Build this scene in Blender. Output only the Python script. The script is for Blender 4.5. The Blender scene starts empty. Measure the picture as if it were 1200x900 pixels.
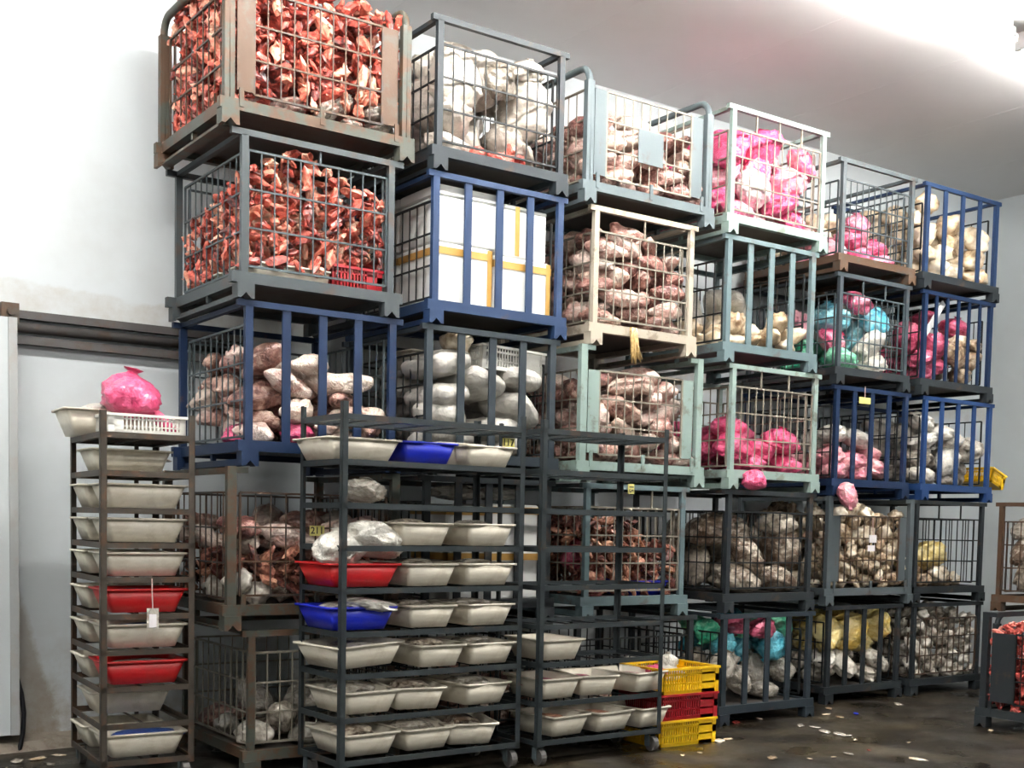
import bpy, math, random
import numpy as np
from mathutils import Vector, Matrix, noise, Euler
PI = math.pi
random.seed(7)
rng = np.random.default_rng(7)
scn = bpy.context.scene
COL = scn.collection

# ------------------------------------------------------------------ helpers
def link(o, parent=None):
    COL.objects.link(o)
    if parent is not None:
        o.parent = parent
    return o

def tag(o, label, cat, group=None, kind=None):
    o['label'] = label
    o['category'] = cat
    if group: o['group'] = group
    if kind: o['kind'] = kind
    return o

def empty(name, loc, label, cat, group=None, rz=0.0):
    o = bpy.data.objects.new(name, None)
    o.empty_display_size = 0.1
    o.location = loc
    o.rotation_euler = (0, 0, rz)
    link(o)
    return tag(o, label, cat, group)

class MB:
    """collects simple solids into ONE mesh"""
    def __init__(s):
        s.v = []; s.f = []
    def add(s, vs, fs):
        b = len(s.v)
        s.v += [tuple(p) for p in vs]
        s.f += [tuple(b + i for i in f) for f in fs]
        return s
    def box(s, x0, x1, y0, y1, z0, z1):
        v = [(x, y, z) for z in (z0, z1) for y in (y0, y1) for x in (x0, x1)]
        return s.add(v, [(0, 2, 3, 1), (4, 5, 7, 6), (0, 1, 5, 4), (2, 6, 7, 3), (0, 4, 6, 2), (1, 3, 7, 5)])
    def bar(s, p, q, w, h=None):
        """straight rectangular bar between two points"""
        p = Vector(p); q = Vector(q); h = w if h is None else h
        d = (q - p).normalized()
        a = Vector((0, 0, 1)) if abs(d.z) < .9 else Vector((0, 1, 0))
        sx = d.cross(a).normalized() * w * .5
        sy = d.cross(sx).normalized() * h * .5
        vs = [c + i * sx + j * sy for c in (p, q) for (i, j) in ((-1, -1), (1, -1), (1, 1), (-1, 1))]
        return s.add(vs, [(3, 2, 1, 0), (4, 5, 6, 7)] + [(i, (i + 1) % 4, 4 + (i + 1) % 4, 4 + i) for i in range(4)])
    def tube(s, pts, r, n=8, rads=None):
        pts = [Vector(p) for p in pts]
        rings = []
        up = None
        for i, p in enumerate(pts):
            d = (pts[min(i + 1, len(pts) - 1)] - pts[max(i - 1, 0)]).normalized()
            if up is None:
                up = Vector((0, 0, 1)) if abs(d.z) < .9 else Vector((1, 0, 0))
            u = d.cross(up).normalized(); w = u.cross(d).normalized(); up = w
            rr = rads[i] if rads else r
            rings.append([p + (u * math.cos(2 * PI * k / n) + w * math.sin(2 * PI * k / n)) * rr for k in range(n)])
        vs = [p for ring in rings for p in ring]
        fs = [(i * n + k, i * n + (k + 1) % n, (i + 1) * n + (k + 1) % n, (i + 1) * n + k) for i in range(len(pts) - 1) for k in range(n)]
        fs += [tuple(range(n - 1, -1, -1)), tuple((len(pts) - 1) * n + k for k in range(n))]
        return s.add(vs, fs)
    def loops(s, loops, cap0=True, cap1=True):
        n = len(loops[0])
        vs = [p for l in loops for p in l]
        fs = [(i * n + k, i * n + (k + 1) % n, (i + 1) * n + (k + 1) % n, (i + 1) * n + k) for i in range(len(loops) - 1) for k in range(n)]
        if cap0: fs.append(tuple(range(n - 1, -1, -1)))
        if cap1: fs.append(tuple((len(loops) - 1) * n + k for k in range(n)))
        return s.add(vs, fs)
    def mesh(s, name, mat, smooth=False):
        me = bpy.data.meshes.new(name)
        me.from_pydata(s.v, [], s.f)
        me.materials.append(mat)
        if smooth:
            me.polygons.foreach_set('use_smooth', [True] * len(me.polygons))
        me.update()
        return me
    def build(s, name, mat, parent=None, smooth=False, kind=None):
        o = bpy.data.objects.new(name, s.mesh(name, mat, smooth))
        link(o, parent)
        if kind: o['kind'] = kind
        return o

# ------------------------------------------------------------------ materials
def new_mat(name):
    m = bpy.data.materials.new(name); m.use_nodes = True
    nt = m.node_tree
    return m, nt, nt.nodes, nt.links, nt.nodes['Principled BSDF']

def c4(c): return (c[0], c[1], c[2], 1)
def hexc(h):
    h = h.lstrip('#')
    return tuple(((int(h[i:i + 2], 16) / 255 + .055) / 1.055) ** 2.4 if int(h[i:i + 2], 16) > 10 else int(h[i:i + 2], 16) / 255 / 12.92 for i in (0, 2, 4))

def ramp(nd, stops):
    r = nd.new('ShaderNodeValToRGB')
    while len(r.color_ramp.elements) < len(stops): r.color_ramp.elements.new(.5)
    for e, (p, c) in zip(r.color_ramp.elements, stops):
        e.position = p; e.color = c4(c)
    return r

def noise_tex(nd, ln, scale, detail=4, coord='Object', rough=.55, dist=0):
    tc = nd.new('ShaderNodeTexCoord')
    n = nd.new('ShaderNodeTexNoise')
    n.inputs['Scale'].default_value = scale; n.inputs['Detail'].default_value = detail
    n.inputs['Roughness'].default_value = rough; n.inputs['Distortion'].default_value = dist
    ln.new(tc.outputs[coord], n.inputs['Vector'])
    return n

def bump(nd, ln, b, src, strength, dist=.01):
    bp = nd.new('ShaderNodeBump'); bp.inputs['Strength'].default_value = strength; bp.inputs['Distance'].default_value = dist
    ln.new(src, bp.inputs['Height']); ln.new(bp.outputs['Normal'], b.inputs['Normal'])

def mat_metal(name, col, rust=.3, rough=.5):
    m, nt, nd, ln, b = new_mat(name)
    n = noise_tex(nd, ln, 7, 8, rough=.7)
    dark = tuple(c * .62 for c in col)
    rustc = (.075, .042, .024)
    t = .70 - rust * .34
    r = ramp(nd, [(0, dark), (.38, col), (max(.4, t - .02), col), (min(.98, t + .06), tuple(.5 * a + .5 * c for a, c in zip(rustc, col)) if rust < .5 else rustc)])
    ln.new(n.outputs['Fac'], r.inputs['Fac']); ln.new(r.outputs['Color'], b.inputs['Base Color'])
    b.inputs['Roughness'].default_value = rough; b.inputs['Metallic'].default_value = .0; b.inputs['Specular IOR Level'].default_value = .28
    n2 = noise_tex(nd, ln, 60, 3); bump(nd, ln, b, n2.outputs['Fac'], .15, .003)
    return m

def mat_plain(name, col, rough=.5, dirt=0.0, dirtc=(.12, .08, .05), scale=9, spec=.5):
    m, nt, nd, ln, b = new_mat(name)
    n = noise_tex(nd, ln, scale, 6, rough=.65)
    r = ramp(nd, [(0, tuple(c * .9 for c in col)), (.5, col), (.62, tuple(c * (1 - dirt) + d * dirt for c, d in zip(col, dirtc)))])
    ln.new(n.outputs['Fac'], r.inputs['Fac']); ln.new(r.outputs['Color'], b.inputs['Base Color'])
    b.inputs['Roughness'].default_value = rough; b.inputs['Specular IOR Level'].default_value = spec
    return m

def mat_meat(name, stops, scale=14, coat=.3, rough=.45, vary=.25, bumps=.35, bscale=45, film=False):
    """blotchy flesh: noise through a ramp, shifted a little for each piece"""
    m, nt, nd, ln, b = new_mat(name)
    n = noise_tex(nd, ln, scale, 5, rough=.62, dist=.6)
    oi = nd.new('ShaderNodeObjectInfo')
    ma = nd.new('ShaderNodeMath'); ma.operation = 'MULTIPLY_ADD'
    ln.new(oi.outputs['Random'], ma.inputs[0]); ma.inputs[1].default_value = vary; ma.inputs[2].default_value = -vary * .5
    ad = nd.new('ShaderNodeMath'); ad.operation = 'ADD'
    ln.new(n.outputs['Fac'], ad.inputs[0]); ln.new(ma.outputs[0], ad.inputs[1])
    r = ramp(nd, stops)
    ln.new(ad.outputs[0], r.inputs['Fac']); ln.new(r.outputs['Color'], b.inputs['Base Color'])
    b.inputs['Roughness'].default_value = rough
    b.inputs['Coat Weight'].default_value = coat; b.inputs['Coat Roughness'].default_value = .2
    if film:   # clinging clear film: creases over the flesh
        tc = nd.new('ShaderNodeTexCoord'); vo = nd.new('ShaderNodeTexVoronoi'); vo.feature = 'DISTANCE_TO_EDGE'; vo.inputs['Scale'].default_value = bscale * .75
        nn = noise_tex(nd, ln, bscale * .4, 3); mx = nd.new('ShaderNodeMixRGB'); mx.inputs[0].default_value = .25
        ln.new(tc.outputs['Object'], mx.inputs[1]); ln.new(nn.outputs['Color'], mx.inputs[2]); ln.new(mx.outputs[0], vo.inputs['Vector'])
        bump(nd, ln, b, vo.outputs['Distance'], bumps, .014)
    else:
        n2 = noise_tex(nd, ln, bscale, 4); bump(nd, ln, b, n2.outputs['Fac'], bumps, .006)
    return m

def mat_film(name, col, col2, rough=.3, scale=22, strength=.5, coat=.5, vary=.0, lum=0, trans=0.0):
    """thin crinkled plastic: sharp ridged bump, shiny"""
    m, nt, nd, ln, b = new_mat(name)
    n = noise_tex(nd, ln, scale * .45, 4, dist=1.2)
    oi = nd.new('ShaderNodeObjectInfo')
    ma = nd.new('ShaderNodeMath'); ma.operation = 'MULTIPLY_ADD'
    ln.new(oi.outputs['Random'], ma.inputs[0]); ma.inputs[1].default_value = vary; ma.inputs[2].default_value = -vary * .5
    ad = nd.new('ShaderNodeMath'); ad.operation = 'ADD'
    ln.new(n.outputs['Fac'], ad.inputs[0]); ln.new(ma.outputs[0], ad.inputs[1])
    r = ramp(nd, [(.36, col), (.64, col2)])
    ln.new(ad.outputs[0], r.inputs['Fac']); ln.new(r.outputs['Color'], b.inputs['Base Color'])
    b.inputs['Roughness'].default_value = rough
    b.inputs['Coat Weight'].default_value = coat; b.inputs['Coat Roughness'].default_value = .12
    b.inputs['Subsurface Weight'].default_value = .0
    # crumple: two sizes of sharp creased facets
    tc = nd.new('ShaderNodeTexCoord')
    nn = noise_tex(nd, ln, scale * .35, 4)
    mx = nd.new('ShaderNodeMixRGB'); mx.inputs[0].default_value = .28
    ln.new(tc.outputs['Object'], mx.inputs[1]); ln.new(nn.outputs['Color'], mx.inputs[2])
    hs = []
    for k in (.75, 2.1):
        v = nd.new('ShaderNodeTexVoronoi'); v.feature = 'DISTANCE_TO_EDGE'; v.inputs['Scale'].default_value = scale * k
        ln.new(mx.outputs[0], v.inputs['Vector']); hs.append(v.outputs['Distance'])
    sm = nd.new('ShaderNodeMath'); sm.operation = 'MULTIPLY_ADD'; ln.new(hs[1], sm.inputs[0]); sm.inputs[1].default_value = .25; ln.new(hs[0], sm.inputs[2])
    bump(nd, ln, b, sm.outputs[0], min(1, strength * 1.25), .019)
    return m

def mat_emit(name, col, s):
    m, nt, nd, ln, b = new_mat(name)
    b.inputs['Base Color'].default_value = (.9, .9, .9, 1)
    b.inputs['Emission Color'].default_value = c4(col); b.inputs['Emission Strength'].default_value = s
    return m

M = {}
M['grey_rusty'] = mat_metal('grey_rusty', hexc('#42453e'), .62)
M['grey'] = mat_metal('grey_steel', hexc('#4c5457'), .35)
M['slate'] = mat_metal('slate_steel', hexc('#343c41'), .25)
M['dark_slate'] = mat_metal('dark_slate_steel', hexc('#262e34'), .2)
M['charcoal'] = mat_metal('charcoal_steel', hexc('#24292c'), .35)
M['blue'] = mat_metal('navy_blue_paint', hexc('#10233f'), .15)
M['midblue'] = mat_metal('mid_blue_paint', hexc('#1f3250'), .22)
M['brightblue'] = mat_metal('bright_blue_paint', hexc('#1b3660'), .15)
M['steelgrey'] = mat_metal('mid_grey_steel', hexc('#3b4143'), .35)
M['slateblue'] = mat_metal('blue_slate_steel', hexc('#262c30'), .3)
M['lightgrey'] = mat_metal('light_grey_steel', hexc('#4f595c'), .3)
M['cream'] = mat_metal('cream_paint', hexc('#a2998a'), .42)
M['mint'] = mat_metal('pale_mint_paint', hexc('#7c8d87'), .4)
M['sage'] = mat_metal('sage_paint', hexc('#56676a'), .35)
M['rusty'] = mat_metal('rusty_steel', hexc('#4c443c'), .85)
M['wire'] = mat_metal('rust_brown_wire', hexc('#3f3834'), .7)
M['wire_grey'] = mat_metal('grey_wire', hexc('#3f484b'), .3)
M['wire_dark'] = mat_metal('dark_wire', hexc('#1c1f20'), .35)
M['wire_light'] = mat_metal('light_wire', hexc('#7c766a'), .45)
M['deck'] = mat_plain('grimy_deck_sheet', hexc('#4a443e'), .7, .6, (.05, .03, .02), 12)
M['rack'] = mat_metal('dark_rack_steel', hexc('#2a3032'), .35, .45)
M['rack_brown'] = mat_metal('brown_rack_steel', hexc('#3b352e'), .5, .5)
M['wheel'] = mat_plain('worn_wheel_rubber', hexc('#4a4846'), .6, .4, (.15, .13, .11))
M['tub_white'] = mat_plain('off_white_plastic', hexc('#d9d1c0'), .38, .25, (.35, .27, .17), 11)
M['tub_red'] = mat_plain('red_plastic', hexc('#c5181e'), .38, .15)
M['tub_blue'] = mat_plain('blue_plastic', hexc('#1326b4'), .35, .1)
M['crate_yellow'] = mat_plain('yellow_plastic', hexc('#e8b80c'), .4, .12)
M['crate_red'] = mat_plain('dark_red_plastic', hexc('#a01420'), .4, .12)
M['crate_white'] = mat_plain('white_crate_plastic', hexc('#dedcd4'), .45, .15)
M['foam'] = mat_plain('white_foam', hexc('#d9d9d5'), .75, .06, (.5, .45, .38), 5, .2)
M['tape'] = mat_plain('tan_packing_tape', hexc('#b08640'), .35, .2, (.5, .33, .1))
M['tag_yellow'] = mat_plain('yellow_card', hexc('#d9d07a'), .5, .1)
M['tag_white'] = mat_plain('white_card', hexc('#e9e4e6'), .5, .05)
M['ink'] = mat_plain('dark_ink', hexc('#3a3620'), .6)
M['string'] = mat_plain('pale_string', hexc('#c9a7a2'), .8)
M['cable'] = mat_plain('black_rubber', hexc('#17171b'), .45)
M['straw'] = mat_meat('straw_rag', [(.3, hexc('#7d6238')), (.6, hexc('#cfae72'))], 30)
M['board'] = mat_plain('white_board_plastic', hexc('#dedfdc'), .5, .1)
# flesh
M['bone'] = mat_meat('red_meaty_bone', [(.24, hexc('#320c0a')), (.38, hexc('#84291f')), (.52, hexc('#b95342')), (.66, hexc('#cd8069')), (.82, hexc('#dbb9a0'))], 24, .3, .45, .42, .5, 55)
M['dried'] = mat_meat('brown_meat_strip', [(.26, hexc('#260e0b')), (.44, hexc('#69352c')), (.58, hexc('#a06652')), (.75, hexc('#cb9a7c'))], 22, .2, .5, .4, .4)
M['coral'] = mat_meat('coral_red_meat', [(.24, hexc('#5c1816')), (.45, hexc('#b8473f')), (.62, hexc('#d97a6c')), (.8, hexc('#e8b3a3'))], 20, .3, .45, .35, .4)
M['joint'] = mat_meat('film_wrapped_meat', [(.25, hexc('#5e2f2b')), (.4, hexc('#9c6a60')), (.53, hexc('#c29a8e')), (.68, hexc('#dcc8bd'))], 13, .5, .42, .35, .9, 30, True)
M['joint_dark'] = mat_meat('mottled_wrapped_meat', [(.26, hexc('#4d2c27')), (.40, hexc('#94695c')), (.52, hexc('#c2a292')), (.66, hexc('#dac8b9'))], 13, .5, .42, .4, .9, 30, True)
M['poultry'] = mat_meat('pale_tan_meat', [(.27, hexc('#5f4a37')), (.41, hexc('#a58c6f')), (.55, hexc('#d2c1a6')), (.7, hexc('#eae0cf'))], 17, .5, .42, .3, .5, 30)
M['pale'] = mat_meat('pale_cream_meat', [(.25, hexc('#7d6046')), (.38, hexc('#bfa684')), (.55, hexc('#dccbb0')), (.75, hexc('#eee4d4'))], 14, .5, .42, .25, .5, 26)
M['greyfoot'] = mat_meat('grey_white_meat', [(.25, hexc('#574e43')), (.40, hexc('#a0978a')), (.54, hexc('#cdc6b9')), (.7, hexc('#e4dfd6'))], 16, .4, .45, .3, .4, 30)
# plastic bags
def F(key, a, b, **k): M[key] = mat_film(key + '_plastic_film', hexc(a), hexc(b), **k)
F('bag_pink', '#d23c6c', '#e56790', strength=.55)
F('bag_rose', '#d8507c', '#efb3bd', vary=.35)
F('bag_pinkwhite', '#e2497f', '#f3dcdc', vary=.5, strength=.6)
F('bag_pinkpale', '#d98090', '#e8b7b4', vary=.3)
F('bag_white', '#c9c3b8', '#e3dfd6', strength=.6)
F('bag_clear', '#a39a8d', '#cdc6bb', strength=.6, coat=.9, rough=.22)
F('bag_teal', '#2390ab', '#6cc0cf', vary=.2)
F('bag_green', '#2fae84', '#8fd6b2', vary=.2)
F('bag_sky', '#4fb4cf', '#a9dbe2', vary=.2)
F('bag_red', '#a33355', '#d26a84')
F('bag_yellow', '#cba94f', '#f0e0a4', vary=.3)
F('bag_blue', '#163a8c', '#2b5cb8')
F('bag_sack', '#a5a199', '#c4c0b8', rough=.5, strength=.6, coat=.1, scale=12)
F('bag_filmwhite', '#7d7367', '#c6bdb1', rough=.28, strength=.6, vary=.35, scale=13)
F('bag_meatclear', '#6f5947', '#e2d6c3', vary=.3, coat=.7, rough=.3, strength=.6, scale=30)

# ------------------------------------------------------------------ camera (level-ish lens with vertical shift)
FPX, PPX, PPY = 1418.03, 627.4, 704.5
YAW, PIT, ROL, CH = math.radians(35.5886), math.radians(-3.65294), math.radians(1.21834), 1.32
Fw = Vector((math.sin(YAW) * math.cos(PIT), math.cos(YAW) * math.cos(PIT), math.sin(PIT)))
Rt = Vector((math.cos(YAW), -math.sin(YAW), 0)); Up = Rt.cross(Fw)
R2 = Rt * math.cos(ROL) + Up * math.sin(ROL); U2 = -Rt * math.sin(ROL) + Up * math.cos(ROL)
cam = bpy.data.cameras.new('camera'); co = bpy.data.objects.new('camera', cam); link(co)
mw = Matrix((R2, U2, -Fw)).transposed().to_4x4(); mw.translation = (0, 0, CH); co.matrix_world = mw
cam.sensor_width = 36; cam.sensor_fit = 'HORIZONTAL'; cam.lens = 36 * FPX / 1200
cam.shift_x = (600 - PPX) / 1200; cam.shift_y = (PPY - 450) / 1200
cam.clip_start = .05; cam.clip_end = 60
scn.camera = co
def px_at_y(x, y, Y):
    """where the sight line of a picture point meets the vertical plane at depth Y"""
    d = Fw + R2 * ((x - PPX) / FPX) - U2 * ((y - PPY) / FPX)
    return Vector((0, 0, CH)) + d * (Y / d.y)

# ------------------------------------------------------------------ room shell
WY, WX, CZ = 7.2, 10.55, 4.55     # back wall, right wall, ceiling
LX, FY = -3.2, -4.5
def struct(name, mb, mat):
    o = mb.build(name, mat); o['kind'] = 'structure'; return o
def mat_wall(name, base, stain):
    m, nt, nd, ln, b = new_mat(name)
    n = noise_tex(nd, ln, 1.3, 7, 'Object', .6)
    n2 = noise_tex(nd, ln, 6, 6, 'Object', .7)
    r = ramp(nd, [(.3, tuple(c * .93 for c in base)), (.55, base), (.75, tuple(.8 * c + .2 * s for c, s in zip(base, stain)))])
    ln.new(n.outputs['Fac'], r.inputs['Fac'])
    # dirt with a shape of its own: brownish smears low on the wall, and a tide mark over the door track
    tc = nd.new('ShaderNodeTexCoord'); sp = nd.new('ShaderNodeSeparateXYZ'); ln.new(tc.outputs['Object'], sp.inputs[0])
    def band(z0, z1, inv=False):
        mr = nd.new('ShaderNodeMapRange'); mr.clamp = True
        mr.inputs['From Min'].default_value = z0; mr.inputs['From Max'].default_value = z1
        mr.inputs['To Min'].default_value = 1 if inv else 0; mr.inputs['To Max'].default_value = 0 if inv else 1
        ln.new(sp.outputs['Z'], mr.inputs['Value']); return mr
    def mul(a, bb):
        x = nd.new('ShaderNodeMath'); x.operation = 'MULTIPLY'; ln.new(a, x.inputs[0])
        if isinstance(bb, float): x.inputs[1].default_value = bb
        else: ln.new(bb, x.inputs[1])
        return x.outputs[0]
    def thr(a, lo, hi):
        mr = nd.new('ShaderNodeMapRange'); mr.clamp = True
        mr.inputs['From Min'].default_value = lo; mr.inputs['From Max'].default_value = hi; ln.new(a, mr.inputs['Value']); return mr.outputs[0]
    low = mul(band(0, .75, True).outputs[0], thr(n2.outputs['Fac'], .4, .65))
    wob = nd.new('ShaderNodeMath'); wob.operation = 'MULTIPLY_ADD'; ln.new(n.outputs['Fac'], wob.inputs[0]); wob.inputs[1].default_value = .5; ln.new(sp.outputs['Z'], wob.inputs[2])
    t1 = nd.new('ShaderNodeMapRange'); t1.clamp = True
    t1.inputs['From Min'].default_value = 2.83; t1.inputs['From Max'].default_value = 2.86; t1.inputs['To Min'].default_value = 1; t1.inputs['To Max'].default_value = 0
    ln.new(wob.outputs[0], t1.inputs['Value'])
    t2 = band(2.38, 2.42)
    tide = mul(mul(t1.outputs[0], t2.outputs[0]), thr(n2.outputs['Fac'], .25, .75))
    mx = nd.new('ShaderNodeMixRGB'); ln.new(mul(low, .8), mx.inputs[0]); ln.new(r.outputs['Color'], mx.inputs[1]); mx.inputs[2].default_value = c4(hexc('#8d7c66'))
    mx2 = nd.new('ShaderNodeMixRGB'); ln.new(mul(tide, .6), mx2.inputs[0]); ln.new(mx.outputs[0], mx2.inputs[1]); mx2.inputs[2].default_value = c4(hexc('#9c8f7c'))
    # rusty run-off in a wedge beside the door
    e1 = nd.new('ShaderNodeMath'); e1.operation = 'MULTIPLY_ADD'; ln.new(sp.outputs['Z'], e1.inputs[0]); e1.inputs[1].default_value = -.26; e1.inputs[2].default_value = 1.83
    e2 = nd.new('ShaderNodeMath'); e2.operation = 'SUBTRACT'; ln.new(e1.outputs[0], e2.inputs[0]); ln.new(sp.outputs['X'], e2.inputs[1])
    e3 = nd.new('ShaderNodeMath'); e3.operation = 'MULTIPLY_ADD'; ln.new(n2.outputs['Fac'], e3.inputs[0]); e3.inputs[1].default_value = .12; ln.new(e2.outputs[0], e3.inputs[2])
    wedge = mul(mul(thr(e3.outputs[0], .05, .09), band(.9, 1.25, True).outputs[0]), .55)
    mx3 = nd.new('ShaderNodeMixRGB'); ln.new(wedge, mx3.inputs[0]); ln.new(mx2.outputs[0], mx3.inputs[1]); mx3.inputs[2].default_value = c4(hexc('#84715a'))
    ln.new(mx3.outputs[0], b.inputs['Base Color'])
    b.inputs['Roughness'].default_value = .5
    bump(nd, ln, b, n2.outputs['Fac'], .05, .01)
    return m
M['wall'] = mat_wall('white_insulated_panel', hexc('#c3c9cb'), hexc('#8f8a80'))
M['wall_plain'] = mat_plain('grey_white_panel', hexc('#b9bfc0'), .55, .12, (.3, .29, .27), .9)
M['ceiling'] = mat_plain('ceiling_panel', hexc('#d3d0cf'), .5, .1, (.45, .42, .42), .8)
def mat_floor():
    m, nt, nd, ln, b = new_mat('wet_dirty_concrete')
    n = noise_tex(nd, ln, 1.6, 8, rough=.65, dist=.4)
    r = ramp(nd, [(.25, hexc('#0f0c08')), (.48, hexc('#201b13')), (.72, hexc('#433b2b'))])
    ln.new(n.outputs['Fac'], r.inputs['Fac']); ln.new(r.outputs['Color'], b.inputs['Base Color'])
    n2 = noise_tex(nd, ln, 2.3, 5)
    r2 = nd.new('ShaderNodeMapRange'); r2.inputs['From Min'].default_value = .35; r2.inputs['From Max'].default_value = .65
    r2.inputs['To Min'].default_value = .18; r2.inputs['To Max'].default_value = .6
    ln.new(n2.outputs['Fac'], r2.inputs['Value']); ln.new(r2.outputs[0], b.inputs['Roughness'])
    n3 = noise_tex(nd, ln, 22, 6); bump(nd, ln, b, n3.outputs['Fac'], .25, .01)
    return m
M['floor'] = mat_floor()
struct('floor', MB().box(LX - .2, WX + .2, FY - .2, WY + .2, -.2, 0), M['floor'])
cl = struct('ceiling', MB().box(LX - .2, WX + .2, FY - .2, WY + .2, CZ, CZ + .2), M['ceiling'])
sm = MB()
for k in range(-2, 10):
    sm.box(k * 1.15 + .34, k * 1.15 + .344, FY, WY, CZ - .001, CZ)
sm.build('panel_seam', M['ceiling'], cl)
struct('wall_back', MB().box(LX - .2, WX + .2, WY, WY + .2, 0, CZ), M['wall'])
struct('wall_right', MB().box(WX, WX + .2, FY - .2, WY, 0, CZ), M['wall_plain'])
struct('wall_left', MB().box(LX - .2, LX, FY - .2, WY, 0, CZ), M['wall_plain'])
struct('wall_front', MB().box(LX, WX, FY - .2, FY, 0, CZ), M['wall_plain'])
# low rough curb at the foot of the back wall
kb = MB()
xs = np.linspace(LX, 2.3, 60)
L0 = []
for x in xs:
    j = noise.noise(Vector((x * 3, 0, 0))) * .025
    L0.append([(x, WY - .17 + j, 0), (x, WY, 0), (x, WY, .07), (x, WY - .14 + j, .055 + j * .3)])
kb.loops(L0)
struct('baseboard_back', kb, mat_plain('crusted_curb', hexc('#7d7468'), .8, .6, (.12, .09, .06), 14))

# sliding door with its overhead track on the back wall
dr = MB().box(LX, 1.50, 7.02, 7.10, .1, 2.37)
door = struct('door_1', dr, M['wall_plain'])
MB().box(1.50, 1.545, 7.01, 7.115, .1, 2.37).build('edge_gasket', mat_plain('grey_gasket', hexc('#9a9c9b'), .6, .3, (.3, .25, .2)), door)
rail = empty('sliding_door_track', (LX, 7.1, 2.2), 'dark grey double bar sliding door track along the white back wall', 'door track')
def sub(o): return Vector(o.location)
def loc_build(mb, name, mat, parent, smooth=False):
    """mesh given in world coordinates, stored relative to its (unrotated) parent"""
    L = parent.location
    mb.v = [(a - L.x, b - L.y, c - L.z) for a, b, c in mb.v]
    return mb.build(name, mat, parent, smooth)
M['track'] = mat_metal('dark_grey_track', hexc('#4c4a49'), .45)
loc_build(MB().box(LX, 2.9, 7.14, 7.195, 2.388, 2.432), 'upper_bar', M['track'], rail)
loc_build(MB().tube([(LX, 7.155, 2.341), (2.9, 7.155, 2.341)], .029, 12), 'roller_tube', M['track'], rail, True)
loc_build(MB().box(LX, 2.9, 7.14, 7.195, 2.25, 2.295), 'lower_bar', M['track'], rail)
br = MB().box(1.47, 1.56, 7.03, 7.10, 2.34, 2.45); br.tube([(1.515, 7.03, 2.40), (1.515, 7.0, 2.40)], .02, 8)
loc_build(br, 'end_bracket', M['rusty'], rail)
# black hose by the door edge
hp = [px_at_y(x, y, 7.04) for x, y in ((14, 783), (20, 795), (25, 812), (28, 835), (27, 858), (23, 878), (18, 886))]
hose = MB().tube([tuple(p) for p in hp], .013, 8).build('rubber_hose', M['cable'], smooth=True)
tag(hose, 'black rubber hose dangling low beside the edge of the white door', 'hose')

# ------------------------------------------------------------------ lights: fluorescent fixtures over the cages, and an added fill row
M['tube'] = mat_emit('lit_tube', (1.0, .985, .95), 63)
M['lamp_body'] = mat_plain('white_lamp_body', hexc('#e8e8e6'), .5)
def fixture(x, y, L, label, group):
    e = empty('fluorescent_light', (x, y, CZ), label, 'lamp', group)
    MB().box(-L / 2, L / 2, -.05, .05, -.05, 0).build('housing', M['lamp_body'], e)
    for a in (-L / 2, L / 2 - .02): MB().box(a, a + .02, -.07, .07, -.11, -.05).build('end_socket', M['lamp_body'], e)
    for s in (-1, 1):
        MB().tube([(-L / 2 + .02, s * .045, -.085), (L / 2 - .02, s * .045, -.085)], .014, 8).build('tube', M['tube'], e, True)
for x in (-.6, 1.1, 2.8, 4.5, 6.2, 7.9):
    fixture(x, 4.72, 1.5, 'lit double tube fluorescent light under the ceiling in front of the cages', 'fluorescent lights over the cages')
for x in (-.5, 2.5, 5.5, 8.5):  # row added out of view, evens out the light on the lower tiers
    fixture(x, 0.2, 1.5, 'added out-of-view fill light over the open floor, built as a double tube fixture', 'added fill lights over the open floor')
w = bpy.data.worlds.new('world'); scn.world = w; w.use_nodes = True
w.node_tree.nodes['Background'].inputs[0].default_value = (.5, .55, .6, 1)
w.node_tree.nodes['Background'].inputs[1].default_value = .05
scn.view_settings.view_transform = 'Standard'; scn.view_settings.look = 'None'
scn.view_settings.exposure = 2.0; scn.view_settings.gamma = 1.0
scn.view_settings.use_curve_mapping = False

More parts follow.
